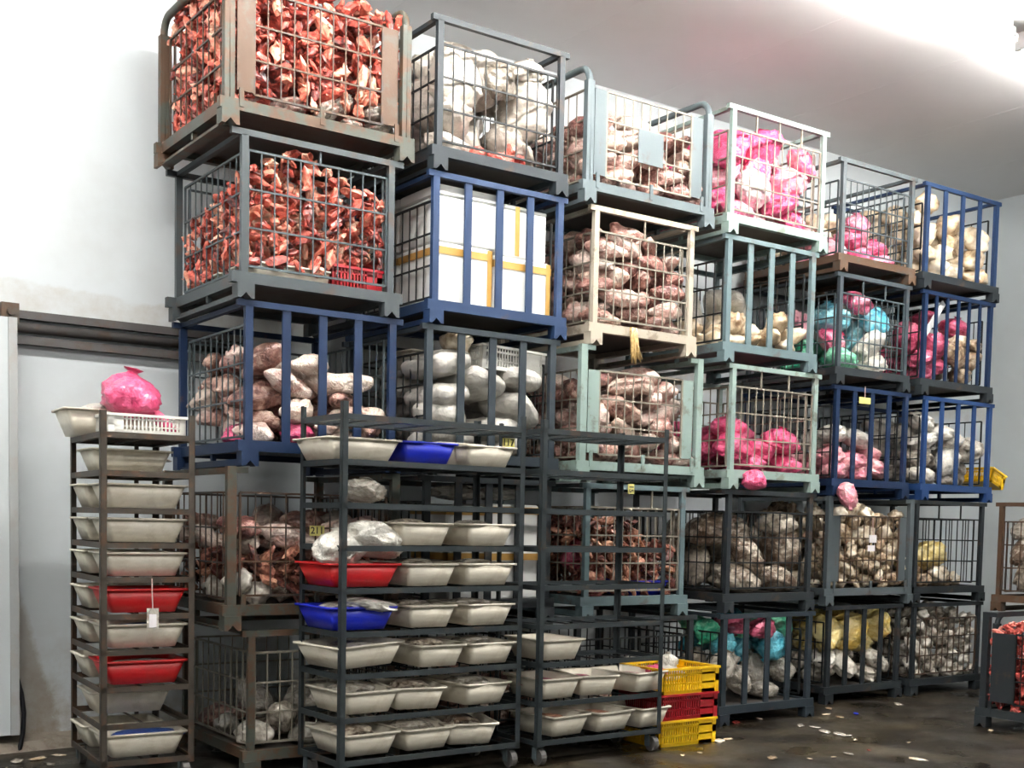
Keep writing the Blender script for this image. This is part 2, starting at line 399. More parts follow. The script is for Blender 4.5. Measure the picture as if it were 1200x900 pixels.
# ------------------------------------------------------------------ steel cages (stacking stillages)
TOPF = .135   # deck height over the feet
def cage(X0, X1, Yf, z0, h, kind, mat, label, wire='wire', d=.95, rz=0., over=.05, bars=5, front_h=.82, plate=None, struts=2, group=None, front=True, barw=.045, platemat=None, basemat=None):
    m = M[mat]; wm = M[wire]
    e = empty('steel_cage', (X0, Yf, z0), label, 'cage', group, rz)
    w = X1 - X0
    bm_ = M[basemat] if basemat else m
    fh = .075
    for fx in (0, w):
        for fy in (.0, d):
            # notched foot block
            a, b = fx - .045, fx + .045
            prof = [(a, 0), (a + .018, 0), (fx, .028), (b - .018, 0), (b, 0), (b, fh), (a, fh)]
            MB().loops([[(px, fy - .035, pz) for px, pz in prof], [(px, fy + .035, pz) for px, pz in prof]]).build('foot', bm_, e)
    for fy in (-.0, d):
        MB().box(-over, w + over, fy - .022, fy + .022, fh, fh + .055).build('base_beam', bm_, e)
    for fx in (0, w):
        MB().box(fx - .02, fx + .02, .022, d - .022, fh, fh + .055).build('base_beam', bm_, e)
        if z0 > .1:
            MB().box(fx - .03, fx + .03, .035, d - .035, 0.004, .012).box(fx - .004, fx + .004, .035, d - .035, .012, .04).box(fx - .012, fx + .012, d * .5 - .012, d * .5 + .012, .04, fh).build('skid_runner', bm_, e)
    MB().box(.02, w - .02, .022, d - .022, .108, .118).build('deck', M['deck'], e)
    zt = h
    sq = kind == 'A2'
    if sq: kind = 'A'
    if kind == 'A' and sq:   # tall square posts with a rail across each end
        for fx in (0, w):
            for fy in (0, d):
                MB().box(fx - .024, fx + .024, fy - .018, fy + .018, fh + .04, h - .004).build('post', m, e)
                mb = MB(); t = 1 if fx == 0 else -1
                mb.box(min(fx + t * .02, fx + t * .085), max(fx + t * .02, fx + t * .085), fy - .016, fy + .016, h - .035, h - .006); mb.build('corner_bracket', m, e)
            MB().box(fx - .014, fx + .014, .018, d - .018, h - .04, h - .008).build('top_rail', m, e)
    elif kind == 'A':      # bent-tube hoops at both ends
        for fx in (0, w):
            r = .085
            pts = [(fx, 0, fh + .05)] + [(fx, r - r * math.cos(t), h - .03 - r + r * math.sin(t)) for t in np.linspace(0, PI / 2, 6)]
            pts += [(fx, d - r + r * math.sin(t), h - .03 - r + r * math.cos(t)) for t in np.linspace(0, PI / 2, 6)] + [(fx, d, fh + .05)]
            MB().tube(pts, .021, 8).build('end_hoop', m, e, True)
        for fx in (0, w):
            for fy in (0, d):
                MB().box(fx - .026, fx + .026, fy - .02, fy + .02, fh + .04, h * .86).build('post', m, e)
    else:
        pw = .018 if kind == 'B' else .02
        for fx in (0, w):
            for fy in (0, d):
                MB().box(fx - pw, fx + pw, fy - .015, fy + .015, fh + .05, h - .03).build('post', m, e)
        for fy in (0, d):
            MB().box(-over, w + over, fy - .015, fy + .015, h - .035, h - .004).build('top_rail', m, e)
        for fx in (0, w):
            MB().box(fx - .015, fx + .015, .015, d - .015, h - .03, h - .006).build('top_rail', m, e)
    # wire panels: rim, uprights and cross wires of one welded mesh
    def panel(along, fixed, a0, a1, zb, ztop, nv, nh, r=.003):
        mb = MB()
        P = (lambda a, z: (a, fixed, z)) if along == 'x' else (lambda a, z: (fixed, a, z))
        for z in (zb, ztop): mb.bar(P(a0, z), P(a1, z), .011)
        for a in (a0, a1): mb.bar(P(a, zb), P(a, ztop), .011)
        for i in range(1, nv): mb.bar(P(a0 + (a1 - a0) * i / nv, zb), P(a0 + (a1 - a0) * i / nv, ztop), r * 2)
        for j in range(1, nh): mb.bar(P(a0, zb + (ztop - zb) * j / nh), P(a1, zb + (ztop - zb) * j / nh), .009)
        mb.build('wire_panel', wm, e)
    hs = h * front_h
    for fx in (.016, w - .016):
        panel('y', fx, .06, d - .06, TOPF + .02, hs, 10, 3)
    panel('x', d - .03, .05, w - .05, TOPF + .02, hs, 10, 3)
    if kind == 'A' and front:
        pw = plate if plate else .075
        if plate != 0:
            for a in (.045, w - .045 - pw):
                MB().box(a, a + pw, .0, .008, TOPF + .045, hs).build('side_plate', M[platemat] if platemat else m, e)
        panel('x', .006, .05 + (pw if plate != 0 else 0), w - .05 - (pw if plate != 0 else 0), TOPF + .04, hs, 10, 3)
        for a in (.06, w * .5, w - .06):
            MB().box(a - .012, a + .012, -.026, -.016, fh + .02, TOPF + .05).build('hinge_tab', m, e)
    if kind == 'B' and front:
        panel('x', .004, .022, w - .022, TOPF + .03, hs, 11, 3)
        for k in range(struts):
            a = w * (k + 1) / (struts + 1)
            MB().bar((a, .0, hs), (a, .0, h - .03), .010).build('strut', wm, e)
    if kind == 'C':
        for k in range(1, bars - 1):
            a = w * k / (bars - 1)
            MB().box(a - barw / 2, a + barw / 2, -.008, .006, fh + .05, h - .03).build('bar', m, e)
    e['_w'] = w; e['_d'] = d; e['_h'] = h
    return e

# ------------------------------------------------------------------ shapes of the contents
def ico(sub):
    import bmesh
    bm = bmesh.new(); bmesh.ops.create_icosphere(bm, subdivisions=sub, radius=1)
    v = np.array([tuple(x.co) for x in bm.verts]); f = [tuple(q.index for q in p.verts) for p in bm.faces]
    bm.free(); return v, f
ICO = {k: ico(k) for k in (2, 3, 4)}
def nz(p, s, seed): return noise.noise(Vector((p[0] * s + seed * 7.3, p[1] * s - seed * 3.1, p[2] * s + seed)))
def ridge(p, s, seed): return 1 - abs(nz(p, s, seed)) * 2

def to_mesh(name, v, f, mat, smooth=True):
    me = bpy.data.meshes.new(name)
    me.from_pydata([tuple(p) for p in v], [], f); me.materials.append(mat)
    if mat.name in ('red_meaty_bone', 'brown_meat_strip', 'coral_red_meat'): smooth = False
    if smooth: me.polygons.foreach_set('use_smooth', [True] * len(me.polygons))
    me.update(); return me

def lump(seed, dims, rough=.35, sub=3, freq=1.4, fine=.1, bend=0.):
    v, f = ICO[sub]; out = []
    for p in v:
        r = 1 + rough * nz(p, freq, seed) + fine * nz(p, freq * 3, seed + 5)
        q = p * r * np.array(dims) * .5
        q[2] += bend * (q[0] / dims[0]) ** 2 * dims[0]
        out.append(q)
    return np.array(out), f

def joint_shape(seed, L, T):
    """film-wrapped leg or side of meat: thick at one end, tapering and slightly bent"""
    v, f = ICO[3]; out = []
    rs = random.Random(seed); k = rs.uniform(.25, .55); bd = rs.uniform(-.18, .18); fl = rs.uniform(.7, 1.0)
    for p in v:
        t = (p[0] + 1) / 2
        prof = (1 - k * t) * (1 + .16 * math.sin(t * 7 + seed))
        r = 1 + .38 * nz(p, 1.9, seed) + .20 * nz(p, 4.2, seed + 3) + .16 * ridge((p[0] * .6, p[1], p[2]), 2.6, seed + 6)
        q = np.array([p[0] * L * .5 * (1 + .12 * nz(p, 1.5, seed + 9)), p[1] * T * .5 * prof * r, p[2] * T * .5 * prof * r * fl])
        q[1] += bd * L * (p[0] ** 2)
        out.append(q)
    return np.array(out), f

def bone_shape(seed, L):
    """hacked neck and rib bone: a ragged shaft with knuckles and processes sticking out"""
    rs = random.Random(seed); V0, f0 = ICO[2]; vs = []; fs = []
    parts = [((0, 0, 0), (rs.uniform(.75, 1.), rs.uniform(.3, .52), rs.uniform(.22, .4)), (0, 0, 0))]
    for k in range(rs.choice((2, 2, 3))):
        parts.append(((rs.uniform(-.32, .32), rs.uniform(-.12, .12), rs.uniform(-.1, .1)), (rs.uniform(.34, .62), rs.uniform(.14, .26), rs.uniform(.08, .2)),
                      (rs.uniform(-1.2, 1.2), rs.uniform(-1.2, 1.2), rs.uniform(.5, 2.4))))
    for j, (c, dims, eu) in enumerate(parts):
        R = np.array(Euler(eu).to_matrix()); b = len(vs)
        for p in V0:
            r = 1 + .45 * nz(p, 1.9, seed + j) + .45 * nz(p, 4.2, seed + 2 + j)
            q = R @ (np.array(p) * np.array(dims) * .5 * r) + np.array(c)
            vs.append(q * L)
        fs += [tuple(b + i for i in t) for t in f0]
    return np.array(vs), fs

def bag_shape(seed, w, h, sub=4, knot=True, slump=.25, crisp=.10):
    """tied plastic bag: folds run up to a pinched neck with a loose tuft"""
    v, f = ICO[sub]; out = []
    rs = random.Random(seed); lean = (rs.uniform(-.15, .15), rs.uniform(-.15, .15)); el = rs.uniform(.8, 1.15)
    for p in v:
        az = math.atan2(p[1], p[0]); t = p[2]
        up = max(0, t)
        fold = ridge((math.cos(az) * 2.2, math.sin(az) * 2.2, t * .6), 1.3, seed) * crisp * (.4 + up)
        r = 1 + .30 * nz(p, 1.5, seed) + .16 * ridge(p, 2.6, seed + 4) + .11 * ridge(p, 5.5, seed + 8) + .05 * ridge(p, 10, seed + 12) + fold
        rad = math.sqrt(max(0, 1 - t * t)) * r
        z = t * .5 * h * (1 + .1 * nz(p, 1.2, seed + 6))
        if t < 0:
            rad *= 1 + slump * (-t) * .5; z *= .8
        if knot:
            if t > .80:  # gathered neck
                s = (t - .80) / .20
                neck = max(.0, 1 - s * 1.25) if s < .62 else .22 + (s - .62) * 1.1
                rad = math.sqrt(1 - .8 * .8) * (neck if s < .62 else neck) * (1 + .35 * math.sin(az * 5 + seed) * (s > .6))
                rad = max(rad, .06)
                z += h * .07 * s
                if s > .97: rad *= .3
        q = np.array([math.cos(az) * rad * w * .5 * el, math.sin(az) * rad * w * .5 / el, z])
        q[0] += lean[0] * h * max(0, t); q[1] += lean[1] * h * max(0, t)
        out.append(q)
    return np.array(out), f

def sack_shape(seed, L, W, T):
    """filled flat sack: pillow with seamed corners and slack folds"""
    v, f = ICO[4]; out = []
    for p in v:
        q = np.sign(p) * np.abs(p) ** .55
        m = 1 + .16 * nz(p, 2.2, seed) + .13 * ridge((p[0], p[1] * 3, p[2]), 1.9, seed + 2) + .12 * ridge(p, 4.5, seed + 7)
        edge = max(abs(q[0]), abs(q[1]))
        th = (1 - .5 * edge ** 6)
        out.append(np.array([q[0] * L * .5 * (1 + .05 * nz(p, 2, seed + 3)), q[1] * W * .5 * (1 + .05 * nz(p, 2, seed + 4)), q[2] * T * .5 * m * th]))
    return np.array(out), f

PROTO = {}
def protos(key, gen, n): PROTO[key] = [gen(i) for i in range(n)]
protos('bone', lambda i: bone_shape(i + 1, .125 + .012 * (i % 4)), 12)
protos('strip', lambda i: bone_shape(i + 40, .10 + .010 * (i % 3)), 7)
protos('joint', lambda i: joint_shape(i + 11, .29 + .025 * (i % 4), .125 + .012 * (i % 3)), 8)
protos('joint_small', lambda i: joint_shape(i + 71, .26 + .02 * (i % 3), .12 + .01 * (i % 3)), 6)
protos('lump', lambda i: lump(i + 5, (.17 + .01 * (i % 3), .13, .10), .45, 3, 1.6, .18), 7)
protos('foot', lambda i: lump(i + 25, (.13, .085 + .006 * (i % 3), .075), .35, 3, 1.5, .15), 6)
protos('biglump', lambda i: lump(i + 55, (.19 + .02 * (i % 3), .165, .15), .45, 3, 1.8, .22), 7)
protos('bag', lambda i: bag_shape(i + 3, .22, .19), 7)
protos('bag_long', lambda i: bag_shape(i + 33, .17, .27, slump=.4), 4)
protos('bag_round', lambda i: bag_shape(i + 63, .24, .19, knot=False, crisp=.2), 8)
protos('sack', lambda i: sack_shape(i + 2, .39, .32, .13), 6)
protos('tallbag', lambda i: bag_shape(i + 83, .23, .46, knot=False, slump=.3, crisp=.34), 6)
MESHES = {}
def mesh_of(key, i, matkey, name):
    k = (key, i, matkey)
    if k not in MESHES:
        v, f = PROTO[key][i]
        MESHES[k] = to_mesh(name, v, f, M[matkey])
    return MESHES[k]

def place(key, matkey, name, label, cat, loc, rot=(0, 0, 0), s=1., i=None, group=None):
    i = random.randrange(len(PROTO[key])) if i is None else i % len(PROTO[key])
    o = bpy.data.objects.new(name, mesh_of(key, i, matkey, name))
    o.location = loc; o.rotation_euler = rot
    o.scale = (s, s, s) if not isinstance(s, tuple) else s
    link(o); return tag(o, label, cat, group)

GR = .028
def hi_soft(W):
    z = W[:, 2]; return .72 * z.max() + .28 * np.median(z)
class Pile:
    """settles pieces one by one onto a height field inside a cage"""
    def __init__(s, e, margin=.004):
        s.e = e; s.w = e['_w']; s.d = e['_d']; s.m = margin
        s.nx = int(s.w / GR) + 1; s.ny = int(s.d / GR) + 1
        s.H = np.full((s.nx, s.ny), .118)
        c, n = math.cos(e.rotation_euler.z), math.sin(e.rotation_euler.z)
        s.R = np.array([[c, -n, 0], [n, c, 0], [0, 0, 1]]); s.L = np.array(e.location)
        s.rec = []
    def drop(s, key, prof, flat=.5, scale=(.9, 1.1), tries=18, sink=.012, xr=None, yr=None, upright=False, i=None, maxtop=None):
        i = random.randrange(len(PROTO[key])) if i is None else i
        V = PROTO[key][i][0]
        sc = random.uniform(*scale)
        best = None
        for _ in range(tries):
            if upright: eu = Euler((random.gauss(0, .15), random.gauss(0, .15), random.uniform(0, 2 * PI)))
            else: eu = Euler((random.uniform(-PI, PI) if random.random() < flat * 2 - .0 else random.gauss(0, .3), random.gauss(0, flat), random.uniform(0, 2 * PI)))
            W = V @ np.array(eu.to_matrix()).T * sc
            lo = W.min(0); hi = W.max(0)
            x0, x1 = s.m - lo[0], s.w - s.m - hi[0]; y0, y1 = s.m - lo[1], s.d - s.m - hi[1]
            if x1 <= x0 or y1 <= y0: continue
            a0, a1 = (x0, x1) if xr is None else (max(x0, xr[0] * s.w), min(x1, xr[1] * s.w))
            b0, b1 = (y0, y1) if yr is None else (max(y0, yr[0] * s.d), min(y1, yr[1] * s.d))
            if a1 <= a0 or b1 <= b0: a0, a1, b0, b1 = x0, x1, y0, y1
            cx = random.uniform(a0, a1); cy = random.uniform(b0, b1)
            u = random.random()
            if yr is None and u < .65: cy = b0 + random.random() ** 2.2 * (b1 - b0)
            if yr is None and u < .30: cy = b0
            if xr is None:
                u = random.random()
                if u < .16: cx = a1
                elif u < .30: cx = a0
            ix = np.clip(((W[:, 0] + cx) / GR).astype(int), 0, s.nx - 1); iy = np.clip(((W[:, 1] + cy) / GR).astype(int), 0, s.ny - 1)
            z = (s.H[ix, iy] - W[:, 2]).max() - sink * sc
            z = max(z, .119 - lo[2])
            top = z + hi[2]
            p = prof(cx / s.w, cy / s.d) if callable(prof) else prof
            over = top - p
            if over > .05: continue
            if maxtop and top > maxtop: continue
            score = z + lo[2] * .5
            if best is None or score < best[0]: best = (score, cx, cy, z, eu, W, ix, iy, top)
        if best is None: return None
        _, cx, cy, z, eu, W, ix, iy, top = best
        np.maximum.at(s.H, (ix, iy), (W[:, 2] if key in ('foot', 'lump', 'strip') else np.minimum(W[:, 2], hi_soft(W))) + z)
        s.rec.append((key, i, sc, cx, cy, z, eu, top))
        return s.rec[-1]
    def world(s, r):
        key, i, sc, cx, cy, z, eu, top = r
        p = s.R @ np.array((cx, cy, z)) + s.L
        q = Euler((0, 0, s.e.rotation_euler.z)).to_matrix() @ eu.to_matrix()
        return tuple(p), q.to_euler(), sc
    def put(s, r, matkey, name, label, cat, group):
        loc, rot, sc = s.world(r)
        return place(r[0], matkey, name, label, cat, loc, rot, sc, r[1], group)

def prof_pts(h, pts, back=0.0, left=0.0):
    """heap height: fractions of the cage height along x, plus slopes towards the back"""
    xs = [p[0] for p in pts]; zs = [p[1] for p in pts]
    return lambda x, y: .118 + (h - .118) * (np.interp(x, xs, zs) + back * y)

def fill(e, key, matkey, name, label, cat, group, pts, back=0., n=300, misses=70, **k):
    p = e['_pile'] if False else PILES.setdefault(e.name, Pile(e))
    prof = prof_pts(e['_h'], pts, back); bad = 0; c = 0
    while c < n and bad < misses:
        kk = random.choice(key) if isinstance(key, (list, tuple)) else key
        r = p.drop(kk, prof, **k)
        if r is None: bad += 1; continue
        c += 1
        mk = random.choice(matkey) if isinstance(matkey, (list, tuple)) else matkey
        p.put(r, mk, name, label, cat, group)
    return c
PILES = {}

def fill_heap(e, key, matkey, name, label, cat, group, heap_label, pts, back, keep, n=1500, **k):
    """many small pieces: those nearest to the wires and the surface are things, the buried rest is one heap"""
    p = PILES.setdefault(e.name, Pile(e)); prof = prof_pts(e['_h'], pts, back); bad = 0
    while len(p.rec) < n and bad < 40:
        if p.drop(key, prof, **k) is None: bad += 1
        else: bad = 0
    def hid(r):
        ix = min(int(r[3] / GR), p.nx - 1); iy = min(int(r[4] / GR), p.ny - 1)
        return min(r[4], r[3] * 1.15, p.H[ix, iy] - r[7] + .045 + .12 * r[4] / p.d)
    rec = sorted(p.rec, key=hid)
    for r in rec[:keep]: p.put(r, matkey, name, label, cat, group)
    vs = []; fs = []
    for r in rec[keep:]:
        V, f = PROTO[r[0]][r[1]]
        loc, rot, sc = p.world(r)
        Wd = V @ np.array(rot.to_matrix()).T * sc + np.array(loc)
        b = len(vs); vs += [tuple(q) for q in Wd]; fs += [tuple(b + j for j in t) for t in f]
    if vs:
        o = bpy.data.objects.new(name + '_heap', to_mesh(name + '_heap', vs, fs, M[matkey])); link(o)
        tag(o, heap_label, cat, None, 'stuff')
    return len(rec)

# ------------------------------------------------------------------ the stacks of cages along the back wall
F1, F2 = 5.84, 6.14
Z = {1: 3.24, 2: 2.41, 3: 1.58, 4: .75, 5: 0.0}
HT = {1: .83, 2: .83, 3: .83, 4: .83, 5: .75}
C = {}
def cg(key, X0, X1, kind, mat, label, **k):
    t = int(key[1]); c = int(key[3])
    Y = F1 if c <= 4 else F2
    Y += k.pop('dy', 0)
    d = .95 if c <= 4 else .92
    C[key] = cage(X0, X1, Y, Z[t], HT[t], kind, mat, label, d=d, **k)
    return C[key]
# first stack (next to the tray rack by the wall)
cg('T1C1', 2.266, 3.25, 'A', 'grey_rusty', 'rust-stained mesh cage crammed with red meat bones, topmost of its stack', wire='wire', plate=.085, platemat='rusty')
cg('T2C1', 2.35, 3.17, 'B', 'steelgrey', 'grey mesh cage of red meat bones over a white tray, on the navy barred cage', wire='wire_grey', over=.07, front_h=.88, struts=1)
cg('T3C1', 2.377, 3.19, 'C', 'blue', 'navy barred cage of film-wrapped meat joints and two pink bags', wire='wire_grey', front_h=.86, over=.06)
cg('T4C1', 2.29, 3.22, 'A2', 'grey_rusty', 'weathered mesh cage of dark meat with a 211 tag, under the navy barred cage', wire='wire', plate=0, front_h=.84)
cg('T5C1', 2.40, 3.21, 'B', 'grey_rusty', 'rusty mesh cage on the floor with a little wrapped meat, lowest below the 211 tag', wire='wire_light', front_h=.84, struts=0)
# second stack
cg('T1C2', 3.46, 4.285, 'B', 'slateblue', 'slate mesh cage of tall white film bags, topmost above the foam boxes', wire='wire_dark', struts=0)
cg('T2C2', 3.448, 4.296, 'C', 'midblue', 'blue barred cage packed with white foam boxes, under the white film bags', wire='wire_dark')
cg('T3C2', 3.42, 4.262, 'C', 'dark_slate', 'dark slate barred cage of flat white sacks and a white crate', wire='wire_dark')
cg('T4C2', 3.42, 4.25, 'C', 'charcoal', 'dark barred cage with taped foam boxes, behind the three-across tub rack', wire='wire_dark')
cg('T5C2', 3.42, 4.25, 'B', 'charcoal', 'dark cage on the floor behind the three-across tub rack, joints added to darken it', wire='wire_dark')
# third stack of cages
cg('T1C3', 4.496, 5.464, 'A', 'lightgrey', 'light grey mesh cage of wrapped meat joints with a metal sheet on its front', wire='wire_light', plate=.09)
cg('T2C3', 4.567, 5.34, 'B', 'cream', 'cream painted mesh cage of wrapped meat joints with a straw rag hanging below', wire='wire_light', struts=1)
cg('T3C3', 4.494, 5.442, 'A2', 'mint', 'pale green rusty mesh cage of big meat cuts, above the half-empty rack', wire='wire_light', plate=.085)
cg('T4C3', 4.55, 5.33, 'B', 'sage', 'pale grey-green mesh cage of small brown meat strips, behind the half-empty rack', wire='wire_light', struts=2)
cg('T5C3', 4.50, 5.43, 'B', 'charcoal', 'dark mesh cage on the floor behind the half-empty rack', wire='wire_dark')
# fourth stack
cg('T1C4', 5.68, 6.545, 'B', 'mint', 'pale mint mesh cage crammed with pink and white bags, topmost of its stack', wire='wire_light', struts=3)
cg('T2C4', 5.676, 6.48, 'C', 'sage', 'grey-green barred cage with a shallow layer of pale meat, under the pink and white bags', wire='wire_dark')
cg('T3C4', 5.75, 6.55, 'B', 'mint', 'pale rusty mesh cage with hot pink bags on its floor', wire='wire_light', struts=2)
cg('T4C4', 5.746, 6.54, 'B', 'charcoal', 'dark mesh cage of clear bags of tan meat, under the hot pink bags', wire='wire_dark', struts=0)
cg('T5C4', 5.70, 6.53, 'C', 'dark_slate', 'dark barred cage on the floor full of blue and green bags, beside the yellow crates', wire='wire_dark', dy=-.04)
# fifth stack
cg('T1C5', 7.115, 7.913, 'B', 'grey', 'grey mesh cage with rusty base and drooping pink bags, topmost of its stack', wire='wire_grey', struts=0, basemat='rusty')
cg('T2C5', 7.123, 7.897, 'B', 'slate', 'grey mesh cage holding white, pink, green and blue bags', wire='wire_grey', struts=2, basemat='charcoal')
cg('T3C5', 7.13, 7.937, 'C', 'blue', 'deep blue barred cage of pale pink bags with a yellow card hanging on it', wire='wire_dark')
cg('T4C5', 7.092, 8.056, 'A2', 'grey', 'grey mesh cage of tan meat pieces with small white cards on its front', wire='wire', plate=.08)
cg('T5C5', 7.128, 7.948, 'C', 'charcoal', 'charcoal barred cage on the floor full of yellow bags', wire='wire_dark')
# sixth stack
cg('T1C6', 8.107, 9.016, 'C', 'midblue', 'blue barred cage of big cream meat lumps, topmost by the far wall', wire='wire_dark', basemat='charcoal')
cg('T2C6', 8.129, 8.994, 'C', 'blue', 'narrow-barred blue cage of magenta bags and a slanted white board', wire='wire_dark', basemat='charcoal', bars=7, barw=.03)
cg('T3C6', 8.185, 9.044, 'C', 'brightblue', 'bright blue barred cage full of white bags beside a yellow crate', wire='wire_dark')
cg('T4C6', 8.13, 9.0, 'B', 'charcoal', 'nearly empty dark mesh cage with a yellow bag lying on its floor', wire='wire_dark')
cg('T5C6', 8.15, 9.01, 'B', 'charcoal', 'dark mesh cage on the floor packed with pale grey meat pieces', wire='wire')
# along the far side wall, turned to face the aisle
C['T5C7'] = cage(8.55, 9.4, 5.65, 0, .71, 'A', 'charcoal', 'dark cage on the floor beneath the rusty cage at the far wall', wire='wire_dark', rz=-PI / 2)
C['T4C7'] = cage(8.55, 9.4, 5.65, .71, .86, 'B', 'rusty', 'rusty brown mesh cage of clear bags, beside the nearly empty dark cage', wire='wire', rz=-PI / 2)
C['T5R1'] = cage(7.30, 8.2, 4.90, 0, .79, 'A2', 'charcoal', 'charcoal cage on the floor full of coral red meat, nearest the far wall', wire='wire_dark', rz=-PI / 2, plate=.17)

# ------------------------------------------------------------------ what lies in the cages
G = lambda n: n
def tub(x, y, z, rz, colour, label, w=.335, d=.44, h=.112, taper=.74, tilt=(0, 0), group=None):
    """flared plastic tub with a rolled rim"""
    e = empty('meat_tub', (x, y, z), label, 'tub', group)
    e.rotation_euler = (tilt[0], tilt[1], rz)
    def rr(a, b, r, zz, n=4):
        out = []
        for (sx, sy, t0) in ((1, 1, 0), (-1, 1, PI / 2), (-1, -1, PI), (1, -1, 1.5 * PI)):
            for k in range(n):
                t = t0 + PI / 2 * k / (n - 1)
                out.append((sx * (a - r) + r * math.cos(t), sy * (b - r) + r * math.sin(t), zz))
        return out
    a, b = w / 2, d / 2
    m = M['tub_' + colour]
    t = .006
    body = MB()
    body.loops([rr(a * taper, b * taper, .022, 0), rr(a - .012, b - .012, .024, h), rr(a - .012 - t, b - .012 - t, .02, h), rr(a * taper - t, b * taper - t, .02, t)], True, True)
    body.build('body', m, e, True)
    rim = MB()
    o1 = [rr(a - .012, b - .012, .022, h - .003), rr(a - .001, b - .001, .026, h - .008), rr(a, b, .026, h + .002), rr(a - .016, b - .016, .02, h + .003)]
    rim.loops(o1, False, False)
    rim.build('rim', m, e, True)
    return e

def vented_crate(x, y, z, rz, mat, label, w=.40, d=.58, h=.155, tilt=(0, 0), group=None, name='vented_crate'):
    e = empty(name, (x, y, z), label, 'crate', group)
    e.rotation_euler = (tilt[0], tilt[1], rz)
    a, b = w / 2, d / 2; t = .009; m = M[mat]
    MB().box(-a + t, a - t, -b + t, b - t, .004, .012).build('bottom', m, e)
    for (along, s) in (('x', -1), ('x', 1), ('y', -1), ('y', 1)):
        mb = MB(); L = a if along == 'x' else b
        def bx(p0, p1, z0, z1, th=t, off=0.):
            if along == 'x':
                yy = s * (b + off); mb.box(p0, p1, min(yy, yy - s * th), max(yy, yy - s * th), z0, z1)
            else:
                xx = s * (a + off); mb.box(min(xx, xx - s * th), max(xx, xx - s * th), p0, p1, z0, z1)
        for z0, z1 in ((0, .022), (h * .36, h * .42), (h * .70, h * .78)): bx(-L, L, z0, z1)
        solid = .30 if along == 'x' else .2
        bx(L - L * 2 * solid, L, 0, h - .01, t * .7)
        n = int(2 * L * (1 - solid) / .019)
        for k in range(n):
            p = -L + 2 * L * (1 - solid) * k / n
            bx(p, p + .008, .0, h - .01, t * .7)
        bx(-L, -L + .03, 0, h, t)
        bx(L - .03, L, 0, h, t, .004); bx(L - .035, L, h * .42, h * .7, t, .004)
        mb.build('side', m, e)
    rim = MB()
    for s in (-1, 1):
        rim.box(-a - .008, a + .008, s * b - .010, s * b + .010, h - .014, h)
        rim.box(s * a - .010, s * a + .010, -b - .008, b + .008, h - .0135, h - .0005)
    rim.build('rim', m, e)
    return e

def foam_box(x0, x1, y0, y1, z0, h, label, tape=True, seam=.72, vert=True):
    e = empty('foam_box', ((x0 + x1) / 2, (y0 + y1) / 2, z0), label, 'box', None)
    a, b = (x1 - x0) / 2 - .004, (y1 - y0) / 2 - .004
    def rbox(z0, z1, g=0.):
        r = .012; out = []
        def lp(i, zz): return [(-a - g + i, -b - g + i + r, zz), (-a - g + i + r, -b - g + i, zz), (a + g - i - r, -b - g + i, zz), (a + g - i, -b - g + i + r, zz), (a + g - i, b + g - i - r, zz), (a + g - i - r, b + g - i, zz), (-a - g + i + r, b + g - i, zz), (-a - g + i, b + g - i - r, zz)]
        return MB().loops([lp(.008, z0), lp(0, z0 + .008), lp(0, z1 - .008), lp(.008, z1)])
    hs = h * seam
    rbox(0, hs - .003).build('box_body', M['foam'], e)
    rbox(hs, h - .004, .002).build('lid', M['foam'], e)
    if tape:
        tp = MB(); g = .0045
        if tape != 'stripe': tp.box(-a - g, a + g, -b - g, -b - g + .002, hs - .02, hs + .02).box(-a - g, a + g, b + g - .002, b + g, hs - .02, hs + .02)
        if tape != 'stripe': tp.box(-a - g, -a - g + .002, -b - g, b + g, hs - .02, hs + .02).box(a + g - .002, a + g, -b - g, b + g, hs - .02, hs + .02)
        if vert: tp.box(-a * .05 if tape == 'stripe' else a * .84, (-a * .05 if tape == 'stripe' else a * .84) + .03, -b - g - .001, -b - g + .001, 0.01, h - .01)
        tp.build('tape', M['tape'], e)
    return e

# --- first stack
e = C['T1C1']
fill(e, 'bag_round', 'bag_clear', 'film_bag', 'crumpled clear film bag at the bottom of the topmost red bone cage', 'bag', 'film bags under the topmost red bones', [(0, .34), (1, .34)], n=7, scale=(.5, .65), yr=(0, .25))
fill_heap(e, 'bone', 'bone', 'meat_bone', 'raw red meat bone piled in the rust-stained cage topmost of its stack', 'meat', 'red bones in the topmost cage',
          'buried mass of red meat bones inside the rust-stained topmost cage', [(0, 1.02), (.3, .98), (.5, 1.0), (.8, .92), (1, .86)], .0, 150, sink=.010, scale=(.75, 1.15), flat=.8, tries=8)
e = C['T2C1']
P = PILES.setdefault(e.name, Pile(e))
tub(2.35 + .30, F1 + .20, 2.41 + .119, 0, 'white', 'off-white tray under the red bones in the grey cage above the navy one', .50, .32, .085)
tub(2.35 + .185, F1 + .68, 2.41 + .119, PI / 2, 'white', 'off-white tray at the side wires under the red bones, behind another tray', .48, .28, .085)
vented_crate(2.35 + .645, F1 + .24, 2.41 + .119, 0, 'crate_red', 'dark red crate under the red bones in the grey cage', .30, .40, .13)
P.H[:22, :] = .175; P.H[18:, :16] = .235
fill_heap(e, 'bone', 'bone', 'meat_bone', 'raw red meat bone heaped in the grey cage above the navy barred cage', 'meat', 'red bones in the second cage',
          'buried mass of red meat bones inside the grey cage above the navy one', [(0, .70), (.22, .84), (.42, .93), (.62, .84), (.8, .72), (1, .66)], -.22, 150, sink=.010, scale=(.75, 1.1), flat=.8, tries=8)
e = C['T3C1']
